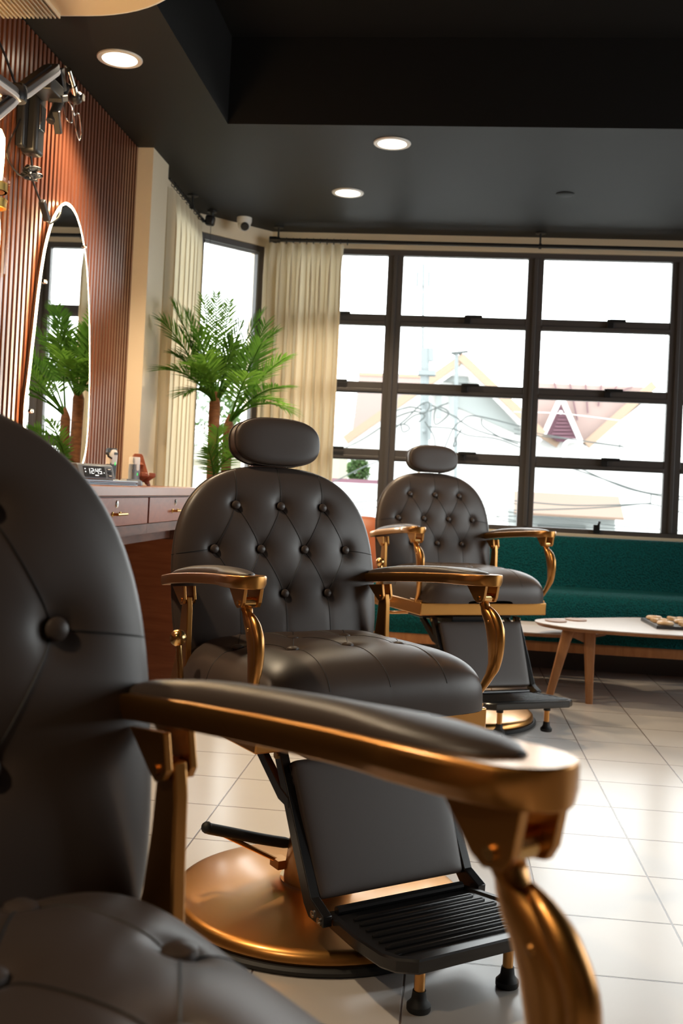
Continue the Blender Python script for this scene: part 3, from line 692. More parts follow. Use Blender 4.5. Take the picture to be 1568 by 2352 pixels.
# clippers in charging stands
def stand(name, label, x, y, rz, scl): return thing(name, label, 'hair clipper', (x, y, TZ), rz)
t = thing('hair_clipper', 'taller cream and black hair clipper with a side lever standing in its charger', 'hair clipper', (-1.345, 4.04, TZ), math.radians(55))
b = B(); lathe(b, [(.001, 0), (.040, 0), (.042, .006), (.036, .018), (.026, .024), (.001, .024)], n=32); obj('charging_base', b, 'grey_plastic', t)
def clip_rings(z): return None
def body(zs, mat, name, par):
    b = B(); rings = []
    for z, w, d, ox in zs: rings.append([Vector((ox + w * math.copysign(abs(math.cos(a)) ** .7, math.cos(a)), d * math.copysign(abs(math.sin(a)) ** .7, math.sin(a)), z)) for a in (2 * PI * k / 28 for k in range(28))])
    loft(b, rings); return obj(name, b, mat, par, smooth=50)
body([(.018, .018, .017, 0), (.05, .0185, .0175, 0), (.078, .0195, .018, 0), (.082, .0197, .018, 0)], 'dark_plastic', 'lower_grip', t)
body([(.082, .020, .0185, 0), (.10, .021, .019, 0), (.118, .021, .019, .001), (.132, .019, .016, .002), (.141, .014, .012, .003)], 'white', 'upper_shell', t)
b = B(); box(b, (-.018, -.012, .139), (.018, .012, .146)); box(b, (-.024, -.010, .128), (-.014, .010, .142)); obj('blade_guard', b, 'dark_plastic', t, bevel=.002)
b = B(); tube(b, [(-.026, -.006, .125), (-.024, -.012, .112), (-.012, -.020, .104)], [.005, .004, .003], 10); ball(b, (-.027, -.005, .124), .0065, 12); obj('taper_lever', b, 'dark_plastic', t)
b = B(); box(b, (-.002, -.0205, .120), (.016, -.0185, .130)); obj('name_plate', b, 'dark_plastic', t, bevel=.001)
b = B(); box(b, (.003, -.0195, .078), (.0065, -.0175, .091)); obj('charge_light', b, 'greenemit', t, bevel=.001)
b = B(); box(b, (-.018, -.0172, .072), (-.012, -.0155, .088)); obj('switch', b, 'dark_plastic', t, bevel=.001)
t = thing('hair_trimmer', 'shorter white and grey hair trimmer in its charger, before the phone stand', 'hair clipper', (-1.295, 4.185, TZ), math.radians(55))
b = B(); lathe(b, [(.001, 0), (.036, 0), (.038, .008), (.034, .020), (.024, .026), (.001, .026)], n=32); box(b, (-.05, -.02, .0), (-.03, .02, .026)); obj('charging_base', b, 'grey_plastic', t)
body([(.02, .0225, .019, 0), (.06, .0225, .019, 0), (.088, .0215, .0185, 0)], 'grey_plastic', 'lower_grip', t)
body([(.088, .0218, .0187, 0), (.10, .0218, .0185, 0), (.114, .0212, .018, 0), (.118, .020, .017, 0)], 'white', 'cap', t)
b = B(); prism(b, [(.003 + .0065 * math.cos(a), .070 + .009 * math.sin(a)) for a in (PI + PI * k / 10 for k in range(11))] + [(.0095, .090), (-.0035, .090)], -.0205, -.0175, lambda u, v, tt: Vector((u, tt, v))); obj('thumb_tab', b, 'white', t)
b = B(); box(b, (.001, -.0205, .042), (.004, -.018, .053)); obj('charge_light', b, 'greenemit', t, bevel=.001)
b = B(); [box(b, (-.0215, -.0165, z), (-.0145, -.0140, z + .014)) for z in (.052, .074)]; obj('switch', b, 'dark_plastic', t, bevel=.001)
b = B()
for k, (dx, dz) in enumerate(((0, 0), (.0015, .0045), (-.0005, .009), (.001, .0135), (0, .018))):
    box(b, (-.0200 + dx, -.0178, .0935 + dz), (-.0165 + dx, -.0160, .0950 + dz)); box(b, (-.0190 - dx, -.0178, .0935 + dz), (-.0180 - dx, -.0160, .0970 + dz))
obj('side_lettering', b, 'dark_plastic', t, smooth=None)
# wooden phone stand
t = thing('phone_stand', 'empty reddish wooden phone stand at the end of the row on the worktop', 'phone stand', (-1.285, 4.26, TZ), math.radians(42))
lean = Matrix.Rotation(math.radians(-20), 4, 'X')
b = B(); prism(b, [(-.040, .006), (-.024, .006), (-.018, .018), (.018, .018), (.024, .006), (.040, .006), (.036, .06), (.022, .135), (.016, .142), (-.016, .142), (-.022, .135), (-.036, .06)], -.006, .006, lambda u, v, tt: lean @ Vector((u, tt, v))); obj('back_plate', b, 'mahog', t, bevel=.002)
b = B(); prism(b, [(-.070, .040), (-.066, .056), (-.058, .056), (-.056, .045), (.0, .028), (.0, .018)], -.032, -.004, lambda u, v, tt: Vector((tt, u, v))); prism(b, [(-.070, .040), (-.066, .056), (-.058, .056), (-.056, .045), (.0, .028), (.0, .018)], .004, .032, lambda u, v, tt: Vector((tt, u, v))); obj('phone_ledge', b, 'mahog', t, bevel=.002)
b = B(); prism(b, [(.01, .09), (.065, 0), (.080, 0), (.03, .10)], -.012, .012, lambda u, v, tt: Vector((tt, u, v))); [box(b, (s - .006, -.008, 0), (s + .006, .004, .010)) for s in (-.033, .033)]; obj('prop_leg', b, 'mahog', t, bevel=.001)

# ------------------------------------------------------------------ mirror
MX = -1.575
mp = [(3.714, 1.22), (3.733, 1.33), (3.758, 1.50), (3.785, 1.68), (3.822, 1.83), (3.880, 1.945), (3.955, 2.022), (4.03, 2.052), (4.115, 2.033), (4.195, 1.965), (4.265, 1.85), (4.318, 1.68), (4.352, 1.50), (4.374, 1.32), (4.378, 1.17), (4.360, 1.06), (4.30, .985), (4.20, .955), (4.04, .950), (3.88, .962), (3.77, 1.01), (3.722, 1.10)]
t = thing('wall_mirror', 'tall rounded mirror edged with a glowing strip on the slatted wall', 'mirror', (MX, 4.04, 1.5))
cl = [Vector((0, p.x - 4.04, p.y - 1.5)) for p in catmull([(a, b_, 0) for a, b_ in mp], 5, True)]
cen = Vector((0, .005, -.0)); 
def ringm(f, x): return [Vector((x, (p.y - cen.y) * f + cen.y, (p.z - cen.z) * f + cen.z)) for p in cl]
b = B(); loft(b, [ringm(.985, -.010), ringm(1, -.008), ringm(1, .002), ringm(.99, .005)]); obj('mirror_glass', b, 'mirror', t, smooth=None)
b = B(); tube(b, ringm(1.008, .001), .0045, 8, True); obj('light_strip', b, 'ledstrip', t)
b = B(); loft(b, [ringm(.93, -.024), ringm(.93, -.010)]); obj('backing', b, 'darkwood', t, smooth=30)
for (y, z) in ((3.80, 1.70), (3.735, 1.20), (4.20, 1.93)):
    b = B(); lathe(b, [(.0005, .012), (.007, .011), (.009, .004), (.009, .0), (.0005, 0)], (.004, y - 4.04 + .02, z - 1.5), 16, (1, 0, 0)); obj('mirror_clip', b, 'chrome', t)

# ------------------------------------------------------------------ wall sconce
SX, SY = -1.485, 3.152
t = thing('wall_sconce', 'brass wall lamp with clear glass tubes at the left picture edge', 'wall lamp', (SX, SY, 1.842))
b = B(); box(b, (-.115, -.03, -.05), (-.106, .03, .05)); cyl(b, (-.11, 0, .0), (-.05, 0, .0), .012); obj('back_plate', b, 'brass', t, bevel=.002)
for s in (1, -1):
    b = B(); lathe(b, [(.040, s * .012), (.048, s * .012), (.048, s * .040), (.040, s * .040)], n=40, closed_prof=True); lathe(b, [(.001, s * .012), (.05, s * .012), (.05, s * .017), (.001, s * .017)], n=32); obj('collar', b, 'brass', t)
    b = B(); lathe(b, [(.056, s * .038), (.0585, s * .05), (.0585, s * .25), (.0565, s * .25), (.0565, s * .052), (.040, s * .040), (.046, s * .034)], n=48, closed_prof=True); obj('glass_tube', b, 'lampglass', t)
    b = B(); lathe(b, [(.001, s * .018), (.015, s * .018), (.015, s * .055), (.001, s * .055)], n=20); obj('socket', b, 'brass', t)
    b = B(); lathe(b, [(.001, s * .055), (.014, s * .056), (.030, s * .075), (.034, s * .11), (.033, s * .185), (.022, s * .210), (.001, s * .218)], n=24); obj('bulb', b, 'bulb', t)
b = B(); cyl(b, (-.055, 0, -.04), (-.055, 0, .04), .014); obj('stem', b, 'brass', t)

# ------------------------------------------------------------------ folding panel lamp, clamps and cables on the slats
LX = -1.46
t = thing('panel_lamp', 'grey and white folding panel lamp clamped high on the slatted wall', 'lamp', (LX + .01, 3.215, 2.175))
def wing(name, dy, dz, wd=.028):
    L = math.hypot(dy, dz); ux = Vector((1, 0, 0)); uy = Vector((0, dy / L, dz / L)); uz = ux.cross(uy); uz = -uz if uz.z < 0 else uz
    mx = Matrix((ux, uy, uz)).transposed().to_4x4()
    if mx.determinant() < 0: mx = Matrix((-ux, uy, uz)).transposed().to_4x4()
    def pr(b, poly, z0, z1): prism(b, poly, z0, z1, lambda u, v, tt: mx @ Vector((u, v, tt)))
    b = B(); pr(b, [(-wd * .7, .01), (wd * .7, .01), (wd, .06), (wd, L - .03), (wd * .8, L), (-wd * .8, L), (-wd, L - .03), (-wd, .06)], .004, .022); o = obj('wing', b, 'frame', t, bevel=.002)
    b = B(); pr(b, [(-wd * .75, .0), (wd * .75, .0), (wd * 1.02, .06), (wd * 1.02, L - .03), (wd * .82, L + .003), (-wd * .82, L + .003), (-wd * 1.02, L - .03), (-wd * 1.02, .06)], -.012, .004); obj('diffuser', b, 'ledwhite', o, bevel=.003)
    b = B(); pr(b, [(-wd * .5, .04), (wd * .5, .04), (wd * .5, L - .05), (-wd * .5, L - .05)], .022, .030); obj('heat_sink', b, 'dark_plastic', o, smooth=None)
wing('wing', .30, .215); wing('wing', -.26, -.02); wing('wing', -.17, -.13, .018)
b = B(); lathe(b, [(.001, -.01), (.034, -.01), (.036, .0), (.036, .03), (.03, .04), (.001, .04)], (0, 0, 0), 24); box(b, (-.04, -.02, .01), (.03, .02, .045)); obj('hub', b, 'dark_plastic', t, bevel=.003)
b = B(); tube(b, [(0, -.01, .045), (-.02, -.05, .12), (-.05, -.10, .2)], .004, 8); obj('stay', b, 'iron', t)
t = thing('clamp_mount', 'black jointed clamp arm with ball head and wire loops on the slatted wall', 'clamp', (-1.505, 3.61, 2.31))
b = B(); tube(b, [(.07, .0, .12), (.06, .07, .10), (.05, .12, .085)], .010, 12); cyl(b, (.058, .085, .096), (.05, .125, .083), .013, n=16); obj('arm', b, 'chrome', t)
b = B(); ball(b, (.045, .148, .075), .026, 24); cyl(b, (.07, .148, .075), (.076, .148, .075), .014, n=16); obj('ball_head', b, 'dark_plastic', t)
b = B(); box(b, (-.03, -.10, .012), (.05, .02, .06)); box(b, (.0, .0, .0), (.055, .06, .025), Matrix.Rotation(.4, 4, 'X')); box(b, (-.02, .04, .03), (.05, .075, .11), Matrix.Rotation(.5, 4, 'X')); cyl(b, (.0, .03, -.06), (.03, .09, .10), .018, n=16); obj('clamp_jaw', b, 'dark_plastic', t, bevel=.004)
b = B(); box(b, (.01, .0, -.11), (.035, .02, -.03), Matrix.Rotation(.45, 4, 'X')); obj('clamp_lever', b, 'dark_plastic', t, bevel=.003)
b = B(); tube(b, catmull([(.05, .02, .14), (.04, .12, .14), (.03, .17, .10), (.02, .20, .03), (.02, .25, .05), (.02, .29, -.01), (.02, .27, -.045), (.02, .235, -.02), (.02, .19, .045)], 6), .0028, 8); obj('wire_loop', b, 'chrome', t)
b = B(); tube(b, catmull([(.04, .05, .04), (.05, .10, .02), (.05, .11, -.03), (.04, .08, -.03), (.03, .07, .02)], 6), .0025, 8); obj('wire_loop', b, 'chrome', t)
t = thing('adapter_box', 'dark plastic adapter box on the slats under the clamp arm', 'adapter', (-1.585, 3.63, 2.245))
b = B(); box(b, (-.014, -.035, -.12), (.05, .045, .11)); obj('case', b, 'dark_plastic', t, bevel=.014)
b = B(); box(b, (-.014, -.075, -.11), (.018, -.037, .09)); obj('side_plate', b, 'dark_plastic', t, bevel=.008)
b = B(); box(b, (.05, -.02, -.03), (.054, .03, .06)); obj('label_plate', b, 'chrome', t, bevel=.001)
t = thing('power_cable', 'dark power cable with a tied bundle and inline switch running down to the mirror', 'cable', (-1.575, 3.40, 1.9))
def cab(pts): return catmull([(x + 1.575, y - 3.40, z - 1.9) for x, y, z in pts], 8)
b = B(); tube(b, cab([(-1.57, 3.635, 2.122), (-1.575, 3.66, 2.09), (-1.575, 3.655, 2.06), (-1.572, 3.707, 2.013), (-1.57, 3.745, 1.985)]), .004, 8)
tube(b, cab([(-1.565, 3.80, 1.935), (-1.565, 3.83, 1.925), (-1.565, 3.86, 1.94), (-1.565, 3.919, 1.977), (-1.572, 3.96, 2.03)]), .004, 8)
tube(b, cab([(-1.58, 3.55, 2.225), (-1.585, 3.48, 2.116), (-1.585, 3.475, 2.062), (-1.575, 3.547, 2.029), (-1.57, 3.59, 2.04)]), .003, 8); obj('cord', b, 'iron', t)
b = B(); rnd = random.Random(2)
for k in range(7):
    c = Vector((.01 + .012 * rnd.random(), 0, -.02)); a = .05 + .012 * rnd.random(); tube(b, [c + Vector((.014 * math.sin(3 * q + k), .225 + a * math.cos(q), .165 + .016 * math.sin(q) + .22 * (a * math.cos(q)) + .004 * k)) for q in (2 * PI * j / 18 for j in range(18))], .0035, 6, True)
obj('cable_bundle', b, 'iron', t)
b = B(); box(b, (-.010, -.012, -.042), (.012, .012, .042), Matrix.Translation((.010, .372, .060)) @ Matrix.Rotation(.8, 4, 'X')); obj('inline_switch', b, 'dark_plastic', t, bevel=.003)

# ================================================================== sofa, cushion, tables
t = thing('teal_sofa', 'long teal boucle sofa along the window wall', 'sofa', (1.1, 6.092, 0))
SX0, SX1 = -2.05, 2.6
def extr(name, poly, mat, x0=SX0, x1=SX1, sm=60):
    b = B(); prism(b, poly, x0, x1, lambda u, v, tt: Vector((tt, u, v))); return obj(name, b, mat, t, smooth=sm)
# (y, z) profiles in the sofa's own frame
seatp = catmull([(-.34, .215), (-.365, .26), (-.372, .33), (-.362, .40), (-.33, .442), (-.27, .458), (-.10, .456), (.16, .452)], 5)
extr('seat', [(p.x, p.y) for p in [Vector((a.x, a.y)) for a in seatp]] + [(.16, .19), (-.34, .19)], 'teal')
backp = catmull([(.135, .40), (.16, .50), (.185, .62), (.215, .70), (.25, .738), (.285, .745), (.32, .73), (.335, .69), (.338, .55)], 5)
extr('backrest', [(a.x, a.y) for a in backp] + [(.338, .19), (.16, .19)], 'teal')
extr('wood_rail', [(-.335, .188), (.335, .188), (.335, .135), (-.335, .135)], 'teak', sm=None)
extr('plinth', [(-.06, .134), (.335, .134), (.335, 0), (-.06, 0)], 'frame', sm=None)
t = thing('tan_cushion', 'tan leather cushion on the sofa, glimpsed between the two farther chairs', 'cushion', (-.56, 6.04, .645), math.radians(6))
bm, _ = surf_mesh(.20, .17, .055, 5, 2.4, 36, [], [], back=.055)
cm = Matrix.Rotation(math.radians(-72), 4, 'X'); cm = Matrix((Vector((1, 0, 0)), Vector((0, .28, .96)), Vector((0, -.96, .28)))).transposed().to_4x4()
obj('cushion_body', xf(bm, cm), 'orange', t, smooth=80)
b = B(); K = 80; tube(b, [cm @ Vector((.2 * math.copysign(abs(math.cos(a)) ** .4, math.cos(a)), .17 * math.copysign(abs(math.sin(a)) ** .4, math.sin(a)), 0)) for a in (2 * PI * k / K for k in range(K))], .004, 6, True); obj('piping', b, 'orange', t)

def table(label, outline, zt, legs, apron):
    cx = sum(p[0] for p in outline) / len(outline); cy_ = sum(p[1] for p in outline) / len(outline)
    t = thing('coffee_table', label, 'coffee table', (cx, cy_, 0), group='low nested coffee tables')
    P = catmull([(x - cx, y - cy_, 0) for x, y in outline], 8, True)
    b = B(); loft(b, [[Vector((p.x * f, p.y * f, z)) for p in P] for f, z in ((.975, zt - .020), (.995, zt - .010), (1, zt - .0045))]); o = obj('table_edge', b, 'teak', t, smooth=40)
    b = B(); loft(b, [[Vector((p.x * f, p.y * f, z)) for p in P] for f, z in ((1, zt - .0044), (1, zt - .001), (.997, zt))]); obj('table_top', b, 'tabletop', t, smooth=30)
    for (x0, y0, x1, y1) in legs:
        b = B(); rings = []
        for q, w, d in ((0, .016, .013), (.5, .021, .016), (1, .028, .018)):
            c = Vector((x0 + (x1 - x0) * q - cx, y0 + (y1 - y0) * q - cy_, (zt - .02) * q)); rings.append([c + Vector((a * w, b_ * d, 0)) for a, b_ in rounded(1, 1, .35, 3)])
        loft(b, rings); obj('leg', b, 'teak', t, smooth=40)
    for (x0, y0, x1, y1) in apron:
        d = Vector((x1 - x0, y1 - y0, 0)); L = d.length; d.normalize(); mx = Matrix((d, Vector((-d.y, d.x, 0)), Vector((0, 0, 1)))).transposed().to_4x4(); mx.translation = (x0 - cx, y0 - cy_, 0)
        b = B(); prism(b, [(0, zt - .02), (L, zt - .02), (L, zt - .085), (L * .75, zt - .075), (L * .25, zt - .055), (0, zt - .05)], -.010, .010, lambda u, v, tt: mx @ Vector((u, tt, v))); obj('apron', b, 'teak', t, smooth=40)
    return t
TT = .36
table('low wooden coffee table with rounded top carrying coasters and the game board', [(.452, 5.23), (.50, 5.12), (.62, 5.025), (.85, 4.99), (1.15, 4.99), (1.45, 5.05), (1.68, 5.2), (1.72, 5.42), (1.55, 5.60), (1.30, 5.665), (1.05, 5.655), (.80, 5.52), (.60, 5.40), (.49, 5.32)], TT,
      [(.512, 5.045, .60, 5.09), (.708, 5.065, .70, 5.09), (1.52, 5.15, 1.44, 5.2), (1.40, 5.56, 1.34, 5.5)], [(.60, 5.09, .70, 5.09)])
table('lower coffee table behind, sliding under the first one', [(.09, 5.50), (.15, 5.36), (.28, 5.26), (.46, 5.225), (.65, 5.26), (.80, 5.38), (.85, 5.52), (.76, 5.64), (.55, 5.69), (.30, 5.68), (.15, 5.62)], .30,
      [(.25, 5.36, .28, 5.37), (.78, 5.58, .77, 5.57), (.30, 5.60, .32, 5.58)], [])
for x, y, w in ((.555, 5.245, 'round tan coaster at the left tip of the front coffee table'), (.665, 5.345, 'round tan coaster nearer the game board on the front coffee table')):
    b = B(); lathe(b, [(.001, 0), (.052, 0), (.054, .003), (.053, .006), (.001, .006)], (x, y, TT), 40); tag(obj('coaster', b, 'coaster'), w, 'coaster', 'coasters on the coffee table')
# noughts and crosses board
BX, BY, BW = 1.028, 5.175, .11
rz = .05
t = thing('game_board', 'black noughts and crosses board lying on the front coffee table', 'game board', (BX, BY, TT), rz)
b = B()
for i in range(3):
    for j in range(3): box(b, (i * BW + .001, j * BW + .001, .012), ((i + 1) * BW - .001, (j + 1) * BW - .001, .016))
box(b, (0, 0, 0), (3 * BW, 3 * BW, .012)); obj('board', b, 'boardblack', t, smooth=None)
rm = Matrix.Translation((BX, BY, TT + .016)) @ Matrix.Rotation(rz, 4, 'Z')
def nought(i, j, w):
    c = rm @ Vector(((i + .5) * BW, (j + .5) * BW, 0))
    b = B(); lathe(b, [(.013, .004), (.016, .0), (.036, .0), (.040, .005), (.040, .011), (.034, .017), (.022, .016), (.014, .010)], c, 32, closed_prof=True); tag(obj('nought_piece', b, 'pinewood'), w, 'game piece', 'noughts on the board')
def cross(i, j, w):
    c = rm @ Vector(((i + .5) * BW, (j + .5) * BW, 0)); b = B()
    for a in (PI / 4, -PI / 4):
        mx = Matrix.Translation(c) @ Matrix.Rotation(a + rz, 4, 'Z')
        loft(b, [[mx @ Vector((x, q * wv, z)) for q, z in ((-1, .001), (-1, .012), (-.6, .017), (.6, .017), (1, .012), (1, .001))] for x, wv in ((-.046, .013), (-.030, .0125), (0, .0095), (.030, .0125), (.046, .013))])
    tag(obj('cross_piece', b, 'pinewood'), w, 'game piece', 'crosses on the board')
nought(0, 0, 'carved wooden nought at the near left corner of the board'); cross(0, 1, 'carved wooden cross in the left column of the board, between two noughts'); nought(0, 2, 'carved wooden nought at the far left corner of the board')
cross(1, 0, 'carved wooden cross in the near row of the board, middle column'); nought(1, 1, 'carved wooden nought on the centre square of the board'); cross(1, 2, 'carved wooden cross in the far row of the board, middle column')

# ================================================================== palm
t = thing('potted_palm', 'tall potted palm in front of the corner window', 'potted palm', (-1.185, 5.22, 0))
PB = Vector((-1.185, 5.22, 0))
b = B(); lathe(b, [(.001, 0), (.12, 0), (.15, .28), (.155, .30), (.14, .30), (.135, .27), (.001, .265)], n=40); obj('pot', b, 'pot', t)
b = B(); tube(b, catmull([(-.02, 0, .26), (-.015, 0, .7), (-.02, 0, 1.02), (-.025, 0, 1.34), (-.02, .0, 1.43)], 6), [.030] * 20 + [.024, .02, .016, .012, .008], 12); obj('trunk', b, 'bark', t)
b = B(); tube(b, catmull([(.03, .02, .26), (.04, .02, .7), (.045, .02, 1.02), (.047, .02, 1.24), (.052, .02, 1.32)], 6), [.026] * 20 + [.022, .018, .014, .010, .006], 12); obj('trunk', b, 'bark', t)
rnd = random.Random(11)
def frond(base, tip, sag, mat, leaf=.15, n=26, start=.30, side=None):
    """rachis arching from base to tip with pairs of narrow leaflets"""
    base, tip = Vector(base), Vector(tip); d = tip - base; L = d.length; mid = base + d * .5 + Vector((0, 0, sag))
    pts = [base * (1 - q) ** 2 + mid * 2 * q * (1 - q) + tip * q * q for q in (k / 30 for k in range(31))]
    b = B(); tube(b, pts, [.0055 * (1 - .8 * k / 30) + .0008 for k in range(31)], 6)
    horiz = Vector((d.y, -d.x, 0)); horiz = horiz.normalized() if horiz.length > .12 * L else Vector((1, -.25, 0)).normalized()
    if side: horiz = Vector(side).normalized()
    for k in range(n):
        q = start + (1.0 - start) * (k + .5) / n; f = q * 30; i = min(29, int(f)); p = pts[i].lerp(pts[i + 1], f - i); tg = (pts[i + 1] - pts[i]).normalized()
        sd = (horiz - tg * horiz.dot(tg)).normalized(); nr = sd.cross(tg).normalized(); nr = -nr if nr.z < 0 else nr
        le = leaf * (.55 + .9 * math.sin(PI * min(1, (q - start) / (1 - start) * .86 + .12)) ** .8) * .8 * rnd.uniform(.88, 1.1)
        for s in (-1, 1):
            ang = math.radians(56 - 24 * (q - start) / (1 - start)) * rnd.uniform(.88, 1.1)
            u = (tg * math.cos(ang) + sd * s * math.sin(ang) + nr * rnd.uniform(.05, .25)).normalized()
            w = u.cross(nr).normalized(); up_ = w.cross(u); dr = Vector((0, 0, -1)); prev = None; hw = .0046
            rows = []
            for j, (qq, ww) in enumerate(((0, .35), (.18, .85), (.45, 1), (.75, .62), (1, .04))):
                c = p + u * (le * qq) + dr * (.16 * le * qq * qq)
                rows.append((c + w * hw * ww + nr * .002 * ww, c, c - w * hw * ww + nr * .002 * ww))
            V = [[b.verts.new(x) for x in r] for r in rows]
            for r0_, r1_ in zip(V, V[1:]):
                b.faces.new((r0_[0], r0_[1], r1_[1], r1_[0])); b.faces.new((r0_[1], r0_[2], r1_[2], r1_[1]))
    me = bpy.data.meshes.new('frond'); b.to_mesh(me); b.free(); me.polygons.foreach_set('use_smooth', [True] * len(me.polygons))
    return link('frond', me, mat, t)
cr = Vector((-.02, 0, 1.36)); cr2 = Vector((.048, .02, 1.27))
def px(x, y, Y): return at(x, y, 5.22 + (Y - 5.72) * .9) - PB
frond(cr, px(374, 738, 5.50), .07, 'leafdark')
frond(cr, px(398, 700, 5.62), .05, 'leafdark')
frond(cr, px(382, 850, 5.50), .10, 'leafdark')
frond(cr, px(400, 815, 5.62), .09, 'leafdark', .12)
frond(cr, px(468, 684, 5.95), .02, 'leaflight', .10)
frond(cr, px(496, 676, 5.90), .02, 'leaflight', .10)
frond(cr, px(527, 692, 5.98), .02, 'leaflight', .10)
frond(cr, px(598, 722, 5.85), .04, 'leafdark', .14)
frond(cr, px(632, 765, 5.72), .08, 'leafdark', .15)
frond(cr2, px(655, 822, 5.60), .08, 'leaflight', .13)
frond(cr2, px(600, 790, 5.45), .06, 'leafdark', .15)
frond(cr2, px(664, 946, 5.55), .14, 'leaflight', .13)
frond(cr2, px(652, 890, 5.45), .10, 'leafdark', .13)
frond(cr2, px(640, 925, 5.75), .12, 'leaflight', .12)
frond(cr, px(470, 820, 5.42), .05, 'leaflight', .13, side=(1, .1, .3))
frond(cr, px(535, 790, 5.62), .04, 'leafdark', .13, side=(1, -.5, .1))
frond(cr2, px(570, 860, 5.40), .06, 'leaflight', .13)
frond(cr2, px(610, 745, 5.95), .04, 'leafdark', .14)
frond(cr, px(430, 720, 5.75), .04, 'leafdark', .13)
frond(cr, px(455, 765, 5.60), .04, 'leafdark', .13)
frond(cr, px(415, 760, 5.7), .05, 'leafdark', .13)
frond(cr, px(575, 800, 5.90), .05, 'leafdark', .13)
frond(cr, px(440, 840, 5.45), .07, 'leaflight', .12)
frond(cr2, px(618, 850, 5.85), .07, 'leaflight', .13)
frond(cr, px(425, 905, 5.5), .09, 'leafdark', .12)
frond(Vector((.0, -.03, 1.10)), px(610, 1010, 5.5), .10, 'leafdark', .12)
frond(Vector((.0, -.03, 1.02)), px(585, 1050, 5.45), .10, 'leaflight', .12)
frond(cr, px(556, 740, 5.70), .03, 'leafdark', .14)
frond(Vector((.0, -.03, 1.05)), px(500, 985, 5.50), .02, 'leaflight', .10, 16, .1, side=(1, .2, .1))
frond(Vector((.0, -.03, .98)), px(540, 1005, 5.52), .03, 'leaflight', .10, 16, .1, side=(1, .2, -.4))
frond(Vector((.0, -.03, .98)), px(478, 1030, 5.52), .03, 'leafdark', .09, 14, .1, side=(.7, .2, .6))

# ================================================================== the street outside, washed out by daylight
bm = B(); box(bm, (-60, 7.2, -3.2), (60, 90, -3.0)); struct(obj('street', bm, 'street', smooth=None))
def bar(b, p, q, w, d=.05):
    """flat bar between two points in a facade plane"""
    p, q = Vector(p), Vector(q); u = (q - p).normalized(); n = Vector((0, -1, 0)); s = u.cross(n).normalized() * w / 2
    loft(b, [[p + s, p + s + n * d, p - s + n * d, p - s], [q + s, q + s + n * d, q - s + n * d, q - s]])
def slab(b, pts, d):
    """polygon given thickness d away from the viewer"""
    loft(b, [[Vector(p) for p in pts], [Vector(p) + Vector((0, d, 0)) for p in pts]])
# gabled house in the second window bay
t = thing('gabled_house', 'white gabled house with orange roof edge across the street', 'house', (0, 26, -3))
def L(*p): return Vector(p) - Vector((0, 26, -3))
g = lambda x, y, Y=26: at(x, y, Y) - Vector((0, 26, -3))
b = B(); slab(b, [g(1062, 838), g(1232, 1005), g(1232, 1330), g(800, 1330), g(800, 1015)], 3); obj('wall', b, 'housewhite', t, smooth=None)
b = B(); slab(b, [g(1040, 880, 25.9), g(1100, 880, 25.9), g(1196, 985, 25.9), g(1196, 1000, 25.9), g(1040, 930, 25.9)], .08); obj('gable_panel', b, 'housegrey', t, smooth=None)
b = B(); bar(b, g(1058, 822, 25.7), g(1245, 1000, 25.7), .20, .3); bar(b, g(1066, 822, 25.76), g(795, 1012, 25.76), .20, .3); obj('roof_edge', b, 'orangetrim', t, smooth=None)
b = B(); bar(b, g(1060, 836, 25.6), g(1240, 1015, 25.6), .13, .1); bar(b, g(1064, 836, 25.65), g(800, 1024, 25.65), .13, .1); obj('bargeboard', b, 'housewhite', t, smooth=None)
b = B(); slab(b, [g(1005, 862, 25.8), g(1075, 865, 25.8), g(1075, 880, 25.8), g(1005, 876, 25.8)], .1); [slab(b, [g(x, 900, 25.8), g(x + 14, 900, 25.8), g(x + 14, 960, 25.8), g(x, 960, 25.8)], .1) for x in (1000, 1032)]; obj('vent', b, 'housegrey', t, smooth=None)
# pink-roofed house at the left of the long window
t = thing('left_house', 'pink roofed white house at the left end of the long window', 'house', (-3, 30, -3))
g = lambda x, y, Y=30: at(x, y, Y) - Vector((-3, 30, -3))
b = B(); slab(b, [g(740, 985), g(900, 930), g(980, 930), g(980, 1300), g(740, 1300)], 2); obj('wall', b, 'housewhite', t, smooth=None)
b = B(); slab(b, [g(824, 862, 29.8), g(985, 868, 29.8), g(985, 903, 29.8), g(808, 1000, 29.8)], .15); obj('roof', b, 'pinkroof', t, smooth=None)
b = B(); bar(b, g(806, 1000, 29.9), g(985, 905, 29.9), .22, .12); bar(b, g(824, 860, 29.9), g(985, 866, 29.9), .10, .12); obj('roof_edge', b, 'orangetrim', t, smooth=None)
# pink-roofed house at the right with a louvred dormer
t = thing('right_house', 'pink roofed house with a small louvred triangular dormer across the street', 'house', (4, 28, -3))
g = lambda x, y, Y=28: at(x, y, Y) - Vector((4, 28, -3))
b = B(); slab(b, [g(1225, 985), g(1350, 1025), g(1500, 905), g(1720, 905), g(1720, 1330), g(1225, 1330)], 4); obj('wall', b, 'housewhite', t, smooth=None)
b = B(); loft(b, [[g(1215, 880), g(1500, 890), g(1500, 860, 33), g(1215, 850, 33)], [g(1215, 985), g(1350, 1022), g(1350, 1000, 33), g(1215, 965, 33)]])
slab(b, [g(1215, 878, 27.9), g(1490, 892, 27.9), g(1345, 1018, 27.9), g(1215, 985, 27.9)], .3)
obj('roof', b, 'pinkroof', t, smooth=None)
b = B(); bar(b, g(1500, 884, 27.7), g(1345, 1022, 27.7), .22, .15); bar(b, g(1215, 978, 27.74), g(1282, 1020, 27.74), .22, .15); obj('roof_edge', b, 'orangetrim', t, smooth=None)
